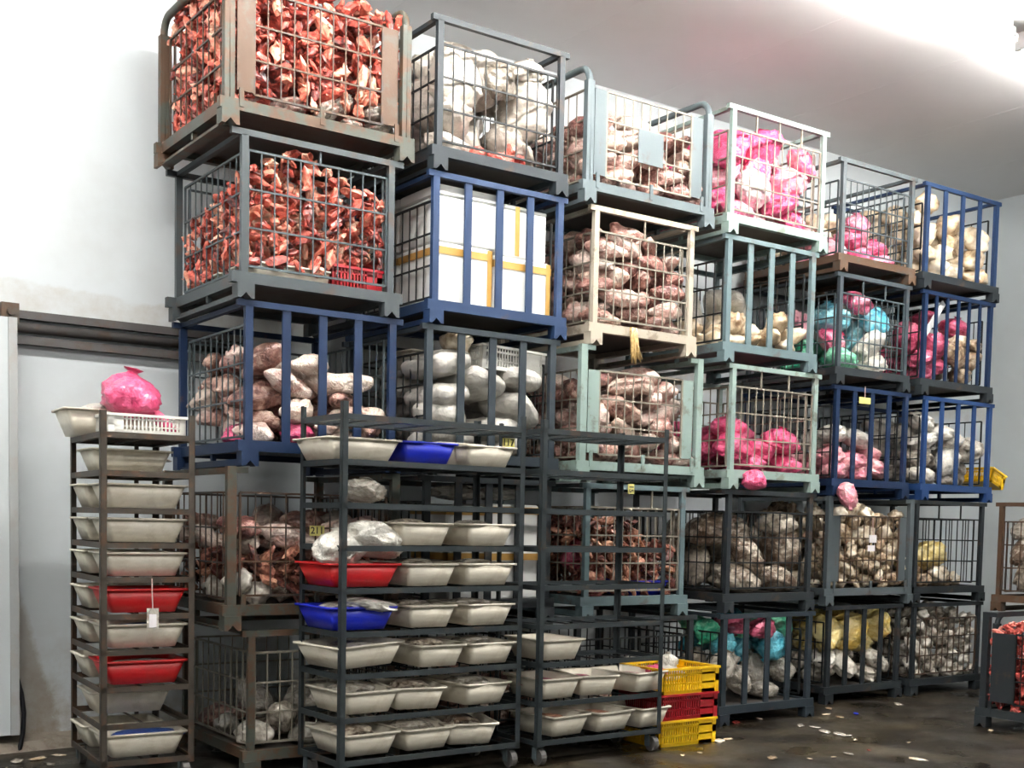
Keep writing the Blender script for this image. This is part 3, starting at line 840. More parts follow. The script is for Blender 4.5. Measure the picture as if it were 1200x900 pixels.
for xr in ((.05, .3), (.18, .45), (.8, .98)):
    fill(e, 'bag', 'bag_pink', 'pink_bag', 'pink plastic bag low among the wrapped joints in the navy barred cage', 'bag', 'pink bags in the navy cage', [(0, .45), (1, .45)], n=1, xr=xr, yr=(0, .45), scale=(.72, .8), upright=True)
fill(e, 'joint', ['joint_dark', 'joint_dark', 'joint'], 'wrapped_joint', 'film-wrapped meat joint lying in the navy barred cage', 'meat', 'wrapped joints in the navy cage', [(0, .78), (.3, .68), (.55, .62), (.8, .5), (1, .36)], -.05, n=60, flat=.18)
e = C['T4C1']
fill(e, 'biglump', ['joint_dark', 'greyfoot'], 'meat_lump', 'pale mottled meat lump low in the weathered cage with the 211 tag', 'meat', 'pale lumps in the tagged cage', [(0, .36), (1, .34)], n=14, scale=(.8, 1.), flat=.4)
fill(e, 'bone', 'dried', 'dark_bone', 'dark red bone piece midway up the weathered cage with the 211 tag', 'meat', 'dark bones in the tagged cage', [(0, .62), (1, .6)], n=110, scale=(.9, 1.2), flat=.7, tries=6)
fill(e, 'joint', ['joint', 'joint_dark'], 'wrapped_joint', 'pale wrapped joint on top in the weathered cage with the 211 tag', 'meat', 'wrapped joints in the tagged cage', [(0, .80), (.5, .86), (1, .72)], n=20, flat=.2)
e = C['T5C1']
fill(e, 'joint', ['joint_dark', 'greyfoot'], 'wrapped_joint', 'wrapped meat joint lying low in the rusty cage on the floor', 'meat', 'wrapped joints in the rusty floor cage', [(0, .35), (.4, .42), (1, .45)], n=14, flat=.3)
fill(e, 'bag_round', 'bag_clear', 'film_bag', 'clear film bag lying low in the rusty cage on the floor', 'bag', 'film bags in the rusty floor cage', [(0, .45), (1, .5)], n=4, yr=(0, .6))
# --- second stack
e = C['T1C2']
fill(e, 'lump', 'coral', 'meat_piece', 'small red meat piece at the bottom of the cage of white film bags', 'meat', 'red pieces under the white film bags', [(0, .28), (1, .28)], n=4, xr=(.35, .75), yr=(0, .12), scale=(.6, .8))
fill(e, 'bag_round', 'bag_filmwhite', 'film_bag', 'rounded white film bag low in the topmost slate cage', 'bag', 'rounded film bags in the slate cage', [(0, .45), (1, .42)], n=12, scale=(.8, 1.1))
fill(e, 'tallbag', 'bag_filmwhite', 'film_bag', 'tall white film bag standing in the topmost slate cage', 'bag', 'tall film bags in the slate cage', [(0, .98), (.7, .96), (1, .88)], n=26, scale=(.85, 1.1), upright=True, sink=.05, tries=16)
fill(e, 'bag', 'bag_filmwhite', 'film_bag', 'crumpled white film bag on top in the slate cage', 'bag', 'crumpled film bags on top in the slate cage', [(0, .92), (.6, .95), (1, .82)], n=14, scale=(.7, .95), sink=.04)
# foam boxes
zb = 2.41 + .119; X0 = 3.448
foam_box(X0 + .03, X0 + .40, F1 + .03, F1 + .46, zb, .345, 'taped foam box, front lower corner of the blue cage next to the bone cage', seam=.86)
foam_box(X0 + .41, X0 + .815, F1 + .03, F1 + .46, zb, .325, 'taped foam box, front lower row beneath the two upright foam boxes', seam=.84)
foam_box(X0 + .03, X0 + .40, F1 + .47, F1 + .90, zb, .345, 'taped foam box, rear lower row by the side wires of the blue cage', seam=.86)
foam_box(X0 + .41, X0 + .815, F1 + .47, F1 + .90, zb, .325, 'taped foam box, rear lower row of the blue cage, away from the side wires')
foam_box(X0 + .03, X0 + .455, F1 + .035, F1 + .46, zb + .346, .315, 'plain wide foam box on the taped ones, front upper row', tape=False, seam=.8)
foam_box(X0 + .03, X0 + .455, F1 + .47, F1 + .90, zb + .346, .315, 'plain wide foam box in the rear upper row of the blue cage', tape=False, seam=.8)
foam_box(X0 + .475, X0 + .655, F1 + .04, F1 + .46, zb + .326, .30, 'narrow upright foam box with a vertical tan tape stripe', tape='stripe', seam=.9)
foam_box(X0 + .665, X0 + .80, F1 + .05, F1 + .46, zb + .326, .285, 'narrowest plain upright foam box at the end of the upper row', tape=False, seam=.98)
e = C['T3C2']
fill(e, 'sack', 'bag_sack', 'white_sack', 'flat filled white sack stacked in the dark slate barred cage', 'sack', 'white sacks in the slate barred cage', [(0, .82), (.4, .80), (.6, .72), (1, .72)], n=60, misses=200, flat=.08, scale=(.85, 1.), tries=14, sink=.025)
fill(e, 'biglump', 'pale', 'meat_lump', 'pale golden meat lump on top of the white sacks', 'meat', 'meat lumps on the white sacks', [(0, .95), (1, .95)], n=2, xr=(.25, .45), yr=(0, .3), scale=(.85, .95))
vented_crate(3.42 + .60, F1 + .24, 1.58 + .62, .06, 'crate_white', 'white vented crate lying on the white sacks under the foam box cage', .46, .36, .14, (.0, .03))
tubx = tub(3.42 + .26, F1 + .50, 1.58 + .63, .1, 'white', 'upturned white tub behind the white sacks in the slate cage', .40, .34, .10)
# behind the middle rack
zb = .75 + .119; X0 = 3.42
foam_box(X0 + .44, X0 + .80, F1 + .03, F1 + .46, zb, .30, 'taped foam box at the bottom behind the three-across tub rack', seam=.85, vert=False)
foam_box(X0 + .44, X0 + .80, F1 + .035, F1 + .46, zb + .301, .265, 'taped foam box stacked on another behind the three-across tub rack', seam=.85, vert=False)
foam_box(X0 + .17, X0 + .43, F1 + .04, F1 + .46, zb, .30, 'taped foam box beside the stacked pair behind the three-across tub rack', seam=.85, vert=False)
foam_box(X0 + .16, X0 + .43, F1 + .05, F1 + .46, zb + .301, .25, 'upper taped foam box nearer the 211 tag, behind the three-across tub rack', seam=.85, vert=False)
place('bag_round', 'bag_clear', 'film_bag', 'clear film bag on the taped foam boxes behind the tub rack', 'bag', (X0 + .34, F1 + .22, zb + .62), (0, 0, 1), (1.25, 1, .55), 1)
place('bag_round', 'bag_clear', 'film_bag', 'smaller clear film bag on the foam boxes, nearer the half-empty rack', 'bag', (X0 + .60, F1 + .20, zb + .62), (0, 0, 2), (.8, .8, .5), 2)
fill(C['T5C2'], 'joint', 'joint_dark', 'wrapped_joint', 'added filler joint that darkens the floor cage behind the three-across rack', 'meat', 'added filler joints behind the three-across rack', [(0, .6), (1, .6)], n=30, flat=.2)  # contents added to darken the gaps between the tub shelves
# --- third stack
e = C['T1C3']
fill(e, 'joint', ['joint', 'joint', 'joint_dark'], 'wrapped_joint', 'film-wrapped meat joint in the light grey cage with the metal sheet', 'meat', 'wrapped joints in the light grey cage', [(0, .86), (.4, .82), (.7, .70), (1, .66)], .0, n=90, flat=.14, scale=(.8, 1.0), sink=.018)
e = C['T2C3']
fill(e, 'joint', ['joint', 'joint', 'joint_dark'], 'wrapped_joint', 'film-wrapped meat joint in the cream painted cage', 'meat', 'wrapped joints in the cream cage', [(0, .84), (.4, .86), (.75, .80), (1, .66)], .0, n=90, flat=.14, scale=(.85, 1.1), sink=.018)
e = C['T3C3']
fill(e, 'joint', ['joint_dark', 'joint', 'joint'], 'wrapped_joint', 'large meat cut in the pale green cage above the half-empty rack', 'meat', 'meat cuts in the pale green cage', [(0, .80), (.35, .72), (.6, .86), (1, .60)], .0, n=90, flat=.3, scale=(.9, 1.2), sink=.018)
e = C['T4C3']
tub(4.55 + .60, F1 + .25, .75 + .119, 0, 'blue', 'blue tub in the grey-green cage behind the half-empty rack', .30, .42, .10)
fill(e, 'bag_long', 'bag_red', 'red_bag', 'dark red plastic bag at the side of the cage of brown meat strips', 'bag', 'dark red bags by the brown strips', [(0, .5), (1, .5)], n=2, xr=(0, .22), yr=(0, .3), upright=True, scale=(.8, .9))
fill_heap(e, 'strip', 'dried', 'meat_strip', 'small brown meat strip piled behind the half-empty rack', 'meat', 'brown meat strips', 'buried mass of brown meat strips behind the half-empty rack', [(0, .66), (.5, .64), (.65, .50), (1, .40)], .06, 190, sink=.006, scale=(.9, 1.3), flat=.8, tries=6)
e = C['T5C3']
fill(e, 'bag_long', 'bag_white', 'white_bag', 'white bag with a pointed neck in the dark floor cage behind the half-empty rack', 'bag', 'white bags in the dark floor cage', [(0, .8), (1, .8)], n=3, xr=(.2, .7), yr=(0, .3), upright=True)
fill(e, 'joint', 'joint_dark', 'wrapped_joint', 'dark wrapped joint in the dark floor cage behind the half-empty rack', 'meat', 'joints in the dark floor cage', [(0, .4), (1, .4)], n=12, flat=.2)
# --- fourth stack
e = C['T1C4']
fill(e, ['bag', 'bag_round'], ['bag_pinkwhite', 'bag_pinkwhite', 'bag_rose', 'bag_pink'], 'pink_bag', 'pink and white film bag in the pale mint cage topmost of its stack', 'bag', 'pink and white bags in the mint cage', [(0, .88), (.5, .88), (1, .88)], .0, n=150, scale=(.75, .95), sink=.03, flat=.5)
e = C['T2C4']
fill(e, ['joint', 'biglump'], 'pale', 'pale_meat', 'pale cream meat cut lying in the grey-green barred cage', 'meat', 'pale cuts in the grey-green cage', [(0, .26), (.5, .36), (.75, .44), (1, .34)], .1, n=24, flat=.15, scale=(.85, 1.))
fill(e, 'bag', 'bag_green', 'green_bag', 'green plastic bag at the end of the grey-green barred cage', 'bag', 'green bag beside the pale cuts', [(0, .55), (1, .55)], n=1, xr=(.8, 1), yr=(.3, .7), scale=(.7, .75))
fill(e, 'sack', 'bag_white', 'white_sack', 'white sack lying at the back of the grey-green barred cage', 'sack', 'white sack behind the pale cuts', [(0, .75), (1, .75)], n=2, yr=(.55, 1), flat=.15, scale=(.9, 1))
e = C['T3C4']
fill(e, 'bag', 'bag_pink', 'pink_bag', 'hot pink tied bag on the floor of the pale rusty cage', 'bag', 'hot pink bags in the pale rusty cage', [(0, .52), (.6, .50), (1, .56)], .0, n=16, scale=(.85, 1.1), upright=True, sink=.03)
q = px_at_y(880, 560, F1 - .04)
place('bag_round', 'bag_pink', 'pink_bag', 'hot pink bag slumped over the front beam of the pale rusty cage', 'bag', (q.x, F1 - .07, q.z - .02), (0, .2, .5), (.5, .5, .8), 1)
e = C['T4C4']
fill(e, ['bag', 'bag_round'], 'bag_meatclear', 'meat_bag', 'clear bag of tan meat in the dark cage under the hot pink bags', 'bag', 'tan meat bags in the dark cage', [(0, .76), (.5, .72), (.75, .78), (1, .70)], .0, n=60, scale=(.9, 1.25), sink=.03, flat=.4)
e = C['T5C4']
for mk, nm, cl, n, kw in (('bag_clear', 'film_bag', 'greyish clear', 12, dict(pts=[(0, .58), (1, .44)])), ('bag_teal', 'blue_bag', 'sky blue', 9, dict(pts=[(0, .74), (1, .74)])),
                      ('bag_green', 'green_bag', 'bright green', 5, dict(pts=[(0, .88), (1, .88)])), ('bag_red', 'red_bag', 'crimson', 3, dict(pts=[(0, .9), (1, .9)])),
                      ('bag_teal', 'blue_bag', 'sky blue', 6, dict(pts=[(0, .92), (1, .92)])), ('poultry', 'tan_bag', 'tan', 2, dict(pts=[(0, .95), (1, .95)])), ('bag_green', 'green_bag', 'bright green', 3, dict(pts=[(0, .98), (1, .98)]))):
    fill(e, ['bag', 'bag_long'], mk, nm, cl + ' plastic bag in the dark barred cage beside the yellow crates', 'bag', cl + ' bags beside the yellow crates', n=n, scale=(.72, .95), sink=.03, flat=.5, yr=(0, .55), **kw)
# --- fifth stack
e = C['T1C5']
fill(e, 'bag', 'bag_rose', 'pink_bag', 'drooping pink bag in the grey cage with the rusty base', 'bag', 'drooping pink bags', [(0, .36), (.4, .48), (.7, .44), (1, .32)], n=11, yr=(0, .55), upright=True, scale=(.8, 1.), sink=.03)
fill(e, 'biglump', 'pale', 'pale_meat', 'pale meat lump at the back of the cage of drooping pink bags', 'meat', 'pale lumps behind the drooping pink bags', [(0, .48), (.5, .6), (1, .76)], n=22, yr=(.5, 1), scale=(.85, 1.05))
e = C['T2C5']
for mk, nm, cl, n, xr in (('bag_green', 'green_bag', 'green', 4, (0, .55)), ('bag_rose', 'pink_bag', 'pink', 2, (0, .4)), ('bag_white', 'white_bag', 'white', 4, (.5, 1)), ('bag_sky', 'blue_bag', 'pale blue', 4, (.35, .95)),
                         ('bag_rose', 'pink_bag', 'pink', 4, (.0, .5)), ('bag_sky', 'blue_bag', 'pale blue', 4, (.6, 1)), ('bag_white', 'white_bag', 'white', 12, (.1, .8)), ('bag_green', 'green_bag', 'green', 4, (.6, 1)), ('bag_sky', 'blue_bag', 'pale blue', 4, (.6, 1))):
    fill(e, 'bag', mk, nm, cl + ' bag among the mixed coloured bags in the grey mesh cage', 'bag', cl + ' bags among the mixed ones', [(0, .66), (.4, .84), (.8, .86), (1, .7)], n=n, xr=xr, yr=(0, .7), scale=(.85, 1.1), sink=.03)
e = C['T3C5']
fill(e, 'bag', ['bag_pinkpale'], 'pink_bag', 'pale pink bag in the deep blue barred cage with the yellow card', 'bag', 'pale pink bags in the deep blue cage', [(0, .42), (1, .40)], n=14, scale=(.8, 1.), upright=True, sink=.03)
fill(e, 'bag_round', 'bag_white', 'white_bag', 'white bag on the pale pink ones in the deep blue cage', 'bag', 'white bags on the pale pink ones', [(0, .6), (.5, .55), (1, .4)], n=3, xr=(0, .6), yr=(0, .5), scale=(.8, .9))
q = px_at_y(985, 578, F2 - .06)
place('bag_long', 'bag_pinkpale', 'pink_bag', 'pink bag hanging down through the front bars of the deep blue cage', 'bag', (q.x + .03, F2 - .10, q.z - .01), (PI * .92, .35, .3), (.85, .7, .85), 2)
e = C['T4C5']
fill(e, ['lump', 'foot', 'biglump'], 'poultry', 'tan_meat', 'tan meat piece in the grey cage with small white cards', 'meat', 'tan pieces behind the white cards', [(0, .90), (.5, .88), (1, .84)], n=170, scale=(.62, .95), flat=.6, sink=.006, tries=9)
e = C['T5C5']
fill(e, 'bag_round', 'greyfoot', 'grey_bag', 'greyish bag of meat under the yellow bags in the charcoal cage', 'bag', 'greyish bags under the yellow ones', [(0, .42), (1, .42)], n=18, scale=(.65, .85), sink=.02)
fill(e, ['bag', 'bag_round'], 'bag_yellow', 'yellow_bag', 'yellow plastic bag in the charcoal barred cage on the floor', 'bag', 'yellow bags', [(0, .80), (1, .88)], n=26, scale=(.85, 1.1), sink=.03)
# --- sixth stack
e = C['T1C6']
fill(e, 'biglump', 'pale', 'cream_meat', 'big cream meat lump in the topmost blue cage by the far wall', 'meat', 'cream lumps in the topmost blue cage', [(0, .96), (.3, .88), (.5, .74), (1, .70)], n=80, scale=(.9, 1.15), sink=.02)
e = C['T2C6']
fill(e, 'bag', 'bag_red', 'magenta_bag', 'magenta bag in the narrow-barred blue cage', 'bag', 'magenta bags by the slanted board', [(0, .72), (.35, .70), (.8, .4), (1, .3)], n=12, xr=(0, .5), scale=(.8, 1.0), sink=.03)
fill(e, ['lump', 'biglump'], 'poultry', 'tan_meat', 'tan meat piece in the narrow-barred blue cage', 'meat', 'tan pieces by the slanted board', [(0, .3), (.3, .45), (.6, .62), (1, .5)], n=40, scale=(.9, 1.1))
fill(e, 'bag', 'bag_red', 'magenta_bag', 'magenta bag lying on the tan pieces in the narrow-barred cage', 'bag', 'magenta bags on the tan pieces', [(0, .8), (1, .82)], n=2, xr=(.4, .8), yr=(0, .4), scale=(.9, 1.))
bd = MB().box(-.02, .02, -.004, .004, -.27, .27).build('white_board', M['board'])
q0 = px_at_y(1083, 393, F2 + .05); q1 = px_at_y(1106, 355, F2 + .05)
bd.location = (q0 + q1) / 2; bd.rotation_euler = (0, math.atan2((q1 - q0).x, (q1 - q0).z), 0); bd.scale = (1.2, 1.5, (q1 - q0).length / .54)
tag(bd, 'narrow white board leaning across the magenta bags in the blue cage', 'board')
e = C['T3C6']
fill(e, ['bag', 'bag_round'], ['bag_white', 'greyfoot'], 'white_bag', 'white bag in the bright blue barred cage', 'bag', 'white bags in the bright blue cage', [(0, .84), (.3, .78), (.5, .62), (1, .58)], n=60, scale=(.75, .95), sink=.03)
e = C['T4C6']
fill(e, 'lump', 'poultry', 'tan_meat', 'tan meat piece on the floor of the nearly empty dark cage', 'meat', 'tan pieces in the nearly empty cage', [(0, .38), (.4, .34), (.7, .22), (1, .18)], n=14, yr=(0, .5))
fill(e, 'bag', 'bag_yellow', 'yellow_bag', 'dull yellow bag lying in the nearly empty dark cage', 'bag', 'dull yellow bags in the nearly empty cage', [(0, .5), (.6, .5), (1, .3)], n=3, xr=(0, .6), yr=(0, .4), scale=(.8, 1.05), sink=.04)
e = C['T5C6']
fill(e, ['foot', 'lump'], 'greyfoot', 'grey_meat', 'pale grey meat piece packed in the dark mesh cage on the floor', 'meat', 'pale grey pieces in the dark floor cage', [(0, .92), (.5, .94), (1, .90)], n=190, scale=(.72, .95), sink=.004, flat=.6, tries=9)
# --- side wall
e = C['T4C7']
fill(e, ['bag', 'bag_round'], ['bag_meatclear', 'bag_clear'], 'meat_bag', 'clear bag of pale meat in the rusty brown cage', 'bag', 'clear bags in the rusty brown cage', [(0, .6), (.15, .8), (1, .8)], n=40, scale=(.9, 1.2), sink=.03)
e = C['T5R1']
fill_heap(e, 'strip', 'coral', 'coral_meat', 'coral red meat piece in the dark slate cage nearest the far wall', 'meat', 'coral red pieces', 'buried mass of coral red meat in the dark slate cage', [(0, .80), (.3, .9), (1, .95)], .0, 120, sink=.006, scale=(1., 1.45), flat=.8, tries=6, n=700)
sheet = MB().box(-.11, .11, -.004, .004, -.1, .1).build('metal_sheet', M['lightgrey'], C['T5C7'])
sheet.location = (.2, -.03, .5)

# sheet on the front of the light grey cage, straw rag under the cream cage
q0 = px_at_y(748, 153, F1); q1 = px_at_y(776, 196, F1)
cx = (q0.x + q1.x) / 2
ms = MB().box(-.5 * (q1.x - q0.x), .5 * (q1.x - q0.x), -.002, .002, -.10, .10).build('metal_sheet', M['lightgrey'], C['T1C3'])
ms.location = (cx - 4.496, -.006, (q0.z + q1.z) / 2 - Z[1]); ms['label'] = 'plain grey metal sheet'
rq = [px_at_y(742, 384, F1 - .05), px_at_y(743, 395, F1 - .05), px_at_y(744, 408, F1 - .05), px_at_y(746, 421, F1 - .05)]
rag = MB()
for k in range(9):
    dx = random.uniform(-.02, .02); dz = random.uniform(-.05, .02)
    rag.tube([tuple(p + Vector((dx * (1 + .4 * i) + random.uniform(-.004, .004), random.uniform(-.012, .012), dz * i / 3))) for i, p in enumerate(rq)], .008, 6, [.009, .011, .009, .004])
tag(rag.build('straw_rag', M['straw'], smooth=True), 'frayed straw-coloured rag hanging below the cream cage', 'rag')

# ------------------------------------------------------------------ tray racks on castors
def rack(name, X, Y, w, d, levels, H, rz, mat, label, post=.030, guard=False):
    e = empty(name, (X, Y, 0), label, 'rack', None, rz)
    m = M[mat]
    zl = levels[0]
    for fx in (0, w):
        for fy in (0, d):
            s = 1 if fx == 0 else -1; t = 1 if fy == 0 else -1
            mb = MB()   # L-section upright
            mb.box(min(fx, fx + s * post), max(fx, fx + s * post), min(fy, fy + t * .004), max(fy, fy + t * .004), zl - .02, H)
            mb.box(min(fx, fx + s * .004), max(fx, fx + s * .004), min(fy, fy + t * post), max(fy, fy + t * post), zl - .02, H)
            mb.build('post', m, e)
            cs = empty_part('castor', (fx + s * .04, fy + t * .05, 0), e)
            MB().box(-.028, .028, -.028, .028, .098, .104).build('plate', m, cs)
            for a in (-.024, .020): MB().box(a, a + .004, -.02, .02, .03, .1).build('fork', M['lightgrey'], cs)
            MB().tube([(-.017, -.02, .046), (.017, -.02, .046)], .045, 16).build('wheel', M['wheel'], cs)
    for i, z in enumerate(levels):
        mb = MB()
        for fy in (0.004, d - .004): mb.box(.004, w - .004, fy - .004, fy + .004, z - .014, z + .014)
        for fx in (0.004, w - .004): mb.box(fx - .004, fx + .004, .008, d - .008, z - .014, z + .014)
        mb.box(.008, w - .008, .006, .03, z - .014, z - .010)
        mb.box(.008, w - .008, d - .03, d - .006, z - .014, z - .010)
        mb.box(.006, .03, .03, d - .03, z - .0135, z - .0095).box(w - .03, w - .006, .03, d - .03, z - .0135, z - .0095)
        nb = max(2, int(w / .16))
        for k in range(1, nb): mb.bar((w * k / nb, .01, z - .006), (w * k / nb, d - .01, z - .006), .008)
        if i == len(levels) - 1:
            for k in range(1, 12): mb.bar((.01, d * k / 12, z), (w - .01, d * k / 12, z), .008)
        mb.build('shelf', m, e)
    if guard:
        mb = MB(); zg = H + .0
        mb.box(0, w, d - .012, d, zg - .02, zg)
        for k in (.0, .36, .72): mb.box(w * k, w * k + .022, d - .012, d - .004, levels[0], zg)
        mb.build('back_guard', m, e)
    return e
def empty_part(name, loc, parent):
    o = bpy.data.objects.new(name, None); o.empty_display_size = .05; o.location = loc
    link(o, parent); return o

LV = [.124, .337, .553, .76, .974, 1.182, 1.39, 1.60, 1.818]
LN = [.105, .286, .468, .65, .825, 1.005, 1.173, 1.342, 1.522, 1.705]
rack2 = rack('tray_rack', 2.635, 5.297, 1.095, .45, LV, 1.89, .03, 'rack', 'tall dark steel rack of tubs three across, before the navy barred cage')
rack3 = rack('tray_rack', 3.815, 5.287, .905, .42, LV, 1.88, .015, 'rack', 'half-empty dark steel rack with tubs only on its three lowest shelves')
rack1 = rack('tray_rack', 1.68, 5.944, .455, .68, LN, 1.82, -.055, 'rack_brown', 'narrow rust-brown rack of single-file tubs next to the white wall', guard=True)

ORD = ['lowest', 'second lowest', 'third lowest', 'fourth lowest', 'fifth lowest', 'sixth lowest', 'seventh lowest', 'eighth lowest', 'top']
POS = {'A': 'first', 'B': 'middle', 'C': 'last'}
def content(x, y, z, rz, matkey, what, label, cat, s, i, group=None):
    return place('bag_round', matkey, what, label, cat, (x, y, z), (0, 0, rz), s, i, group)
# (level, slot, rim x from, rim x to in the photograph, yaw, colour, tilt)
T2 = [(0, 'A', 402, 472, .06, 'white', 0), (0, 'B', 474, 537, .05, 'white', 0), (0, 'C', 538, 596, -.28, 'white', 0),
      (1, 'A', 402, 472, .08, 'white', 0), (1, 'B', 473, 533, -.2, 'white', 0), (1, 'C', 543, 602, .10, 'white', 0),
      (2, 'A', 384, 482, .13, 'white', -.05), (2, 'B', 493, 550, 0, 'white', 0), (2, 'C', 551, 609, .03, 'white', 0),
      (3, 'A', 385, 469, .03, 'blue', 0), (3, 'B', 481, 540, 0, 'white', 0), (3, 'C', 548, 607, .03, 'white', 0),
      (4, 'A', 385, 474, .02, 'red', 0), (4, 'B', 478, 541, 0, 'white', 0), (4, 'C', 547, 609, 0, 'white', 0),
      (5, 'B', 470, 535, 0, 'white', 0), (5, 'C', 550, 608, 0, 'white', 0),
      (7, 'A', 385, 475, .0, 'white', 0), (7, 'B', 474, 541, .0, 'blue', 0), (7, 'C', 549, 610, .0, 'white', 0)]
RIMY = [855, 815, 765, 718, 668, 622, 0, 520]
CN = {'white': 'off-white', 'blue': 'blue', 'red': 'red'}
for (lv, sl, xa, xb, yw, col, tl) in T2:
    z = LV[lv] + .016
    yf = 5.297 + .028
    pa = px_at_y(xa, RIMY[lv], yf); pb = px_at_y(xb, RIMY[lv], yf)
    w_ = min(.42, max(.30, pb.x - pa.x)); cx = (pa.x + pb.x) / 2 + .0
    d_ = .43 if col == 'white' else .40
    cy = yf + d_ / 2 + .008
    lab = f'{CN[col]} tub, {POS[sl]} of the row, {ORD[lv]} shelf of the three-across rack'
    tub(cx - math.sin(yw) * .0, cy + abs(yw) * .02, z + (.02 if tl else 0), yw, col, lab, w_, d_, .104 if lv == 7 else .114, tilt=(0, tl))
    mk = {'white': random.choice(['bag_clear', 'bag_meatclear', 'bag_clear']), 'blue': 'bag_clear', 'red': 'bag_clear'}[col]
    if lv == 7 and sl == 'B': mk = 'bag_blue'
    content(cx, cy, z + .088, yw, mk, 'film_bag', f'film bag in the {POS[sl]} tub, {ORD[lv]} shelf of the three-across rack', 'bag',
            (w_ * 2.25, d_ * 2.2, .34 if lv == 7 else .52), lv * 3 + ord(sl))
# second row of tubs visible behind on the three-across rack's eighth shelf
p = px_at_y(525, 530, 5.62); tub(p.x, 5.60, LV[7] + .016, .1, 'white', 'off-white tub half hidden behind the blue one on the eighth lowest shelf', .30, .26, .12)
# white bags above the red tub, crumpled film in the blue tub
def bag_at(x, y, Y, key, i, matkey, name, label, s, rot=(0, 0, 0)):
    q = px_at_y(x, y, Y)
    return place(key, matkey, name, label, 'bag', (q.x, Y, q.z), rot, s, i)
bag_at(396, 645, 5.45, 'bag', 2, 'bag_white', 'white_bag', 'rounded white bag standing in the red tub of the three-across rack', (.95, .9, 1.05), (0, 0, .4))
bag_at(437, 634, 5.46, 'bag_round', 1, 'bag_white', 'white_bag', 'creased white bag bulging out over the red tub beside another white bag', (1.05, .9, 1.0), (.2, .3, 1.2))
bag_at(424, 577, 5.50, 'bag', 4, 'bag_clear', 'film_bag', 'grey clear bag with a loose corner on the empty seventh lowest shelf', (.95, .85, .62), (0, .25, .9))
bag_at(430, 710, 5.45, 'bag_round', 3, 'bag_sack', 'film_bag', 'crumpled shiny white film on the blue tub of the three-across rack', (1.05, .9, .42), (0, .1, .3))

T3 = [(0, 'A', 642, 695, .14, 'white'), (0, 'B', 697, 746, .10, 'white'), (0, 'C', 748, 787, .12, 'white'),
      (1, 'A', 635, 684, .05, 'white'), (1, 'B', 691, 731, -.22, 'white'), (1, 'C', 740, 784, .18, 'white'),
      (2, 'A', 635, 689, .05, 'white')]
RIM3 = [845, 800, 757]
for (lv, sl, xa, xb, yw, col) in T3:
    z = LV[lv] + .016; yf = 5.287 + .03
    pa = px_at_y(xa, RIM3[lv], yf); pb = px_at_y(xb, RIM3[lv], yf)
    w_ = max(.27, min(.31, (pb.x - pa.x) * 1.02)); cx = (pa.x + pb.x) / 2; d_ = .39; cy = yf + d_ / 2
    tub(cx, cy, z, yw, col, f'off-white plastic tub, {POS[sl]} on the {ORD[lv]} shelf of the half-empty rack', w_, d_, .114)
    mk = {0: 'dried', 1: 'bag_red', 2: 'bag_rose'}[lv]
    content(cx, cy + .02, z + .068, yw, mk, 'meat_bag', f'reddish meat in the {POS[sl]} tub, {ORD[lv]} shelf of the half-empty rack', 'meat', (w_ * 2.3, d_ * 2.2, .30), lv + ord(sl))
bag_at(768, 790, 5.50, 'bag', 3, 'bag_pink', 'pink_bag', 'pink bag poking out of the last tub of the half-empty rack', (.62, .55, .6), (0, .3, .2))

# narrow rack: long side of the tubs to the front, some with a second tub behind
T1 = [(0, 'white', 0, True), (1, 'white', 1, False), (2, 'red', 0, True), (3, 'white', 0, True), (4, 'red', 0, True), (5, 'white', 0, True), (6, 'white', 0, True), (7, 'white', 0, True), (8, 'white', 1, False)]
def loc1(x, y):
    c, s = math.cos(-.055), math.sin(-.055)
    return (1.68 + c * x - s * y, 5.944 + s * x + c * y)
NSH = ['lowest', 'second lowest', 'third lowest', 'fourth lowest', 'fifth lowest', 'sixth lowest', 'seventh lowest', 'eighth lowest', 'ninth lowest']
for (lv, col, back, second) in T1:
    z = LN[lv] + .016
    y0 = .20 if not back else .47
    p = loc1(.228, y0)
    tub(p[0], p[1], z, -.055, col, f'{CN[col]} tub at the front, {NSH[lv]} shelf of the narrow brown rack', .425, .33, .115)
    mk = 'bag_blue' if lv in (0, 3, 4, 6) else 'bag_clear'
    content(p[0] + .03, p[1] + .02, z + .078, .1, mk, 'film_bag', f"{'blue' if mk == 'bag_blue' else 'film'} bag in the front tub, {NSH[lv]} shelf of the narrow brown rack", 'bag', (1.15, .85, .34), lv, None)
    if second:
        p = loc1(.20, .525)
        tub(p[0], p[1], z, -.055, 'white', f'off-white tub behind the {CN[col]} one, {NSH[lv]} shelf of the narrow brown rack', .425, .29, .115)
# on top of the narrow rack
zt = LN[9] + .014
p = loc1(.13, .50); tub(p[0], p[1], zt, PI / 2 - .055, 'white', 'off-white tub overhanging the top of the narrow brown rack by the wall', .34, .46, .13)
p = loc1(.13, .50); content(p[0] + .02, p[1], zt + .11, .3, 'bag_sack', 'film_bag', 'white film heaped in the overhanging tub on top of the narrow rack', 'bag', (.9, .8, .7), 2)
p = loc1(.25, .26); vented_crate(p[0], p[1], zt, -.055 + PI / 2, 'crate_white', 'white vented crate on top of the narrow brown rack, under the pink bag', .30, .38, .10)
p = loc1(.36, .56); tub(p[0], p[1], zt, -.055, 'white', 'small off-white tub behind the pink bag on top of the narrow rack', .24, .2, .10)
bg = place('bag', 'bag_pink', 'pink_bag', 'plump hot pink bag on top of the narrow brown rack', 'bag', (*loc1(.215, .27), zt + .185), (0, .15, -.3), (1.2, 1.05, 1.4), 5)
tf, ff = bag_shape(101, .10, .12, sub=3, knot=False, crisp=.35)
o = bpy.data.objects.new('loose_neck', to_mesh('loose_neck', tf * np.array([1.3, .5, .45]), ff, M['bag_pink'])); link(o, bg)
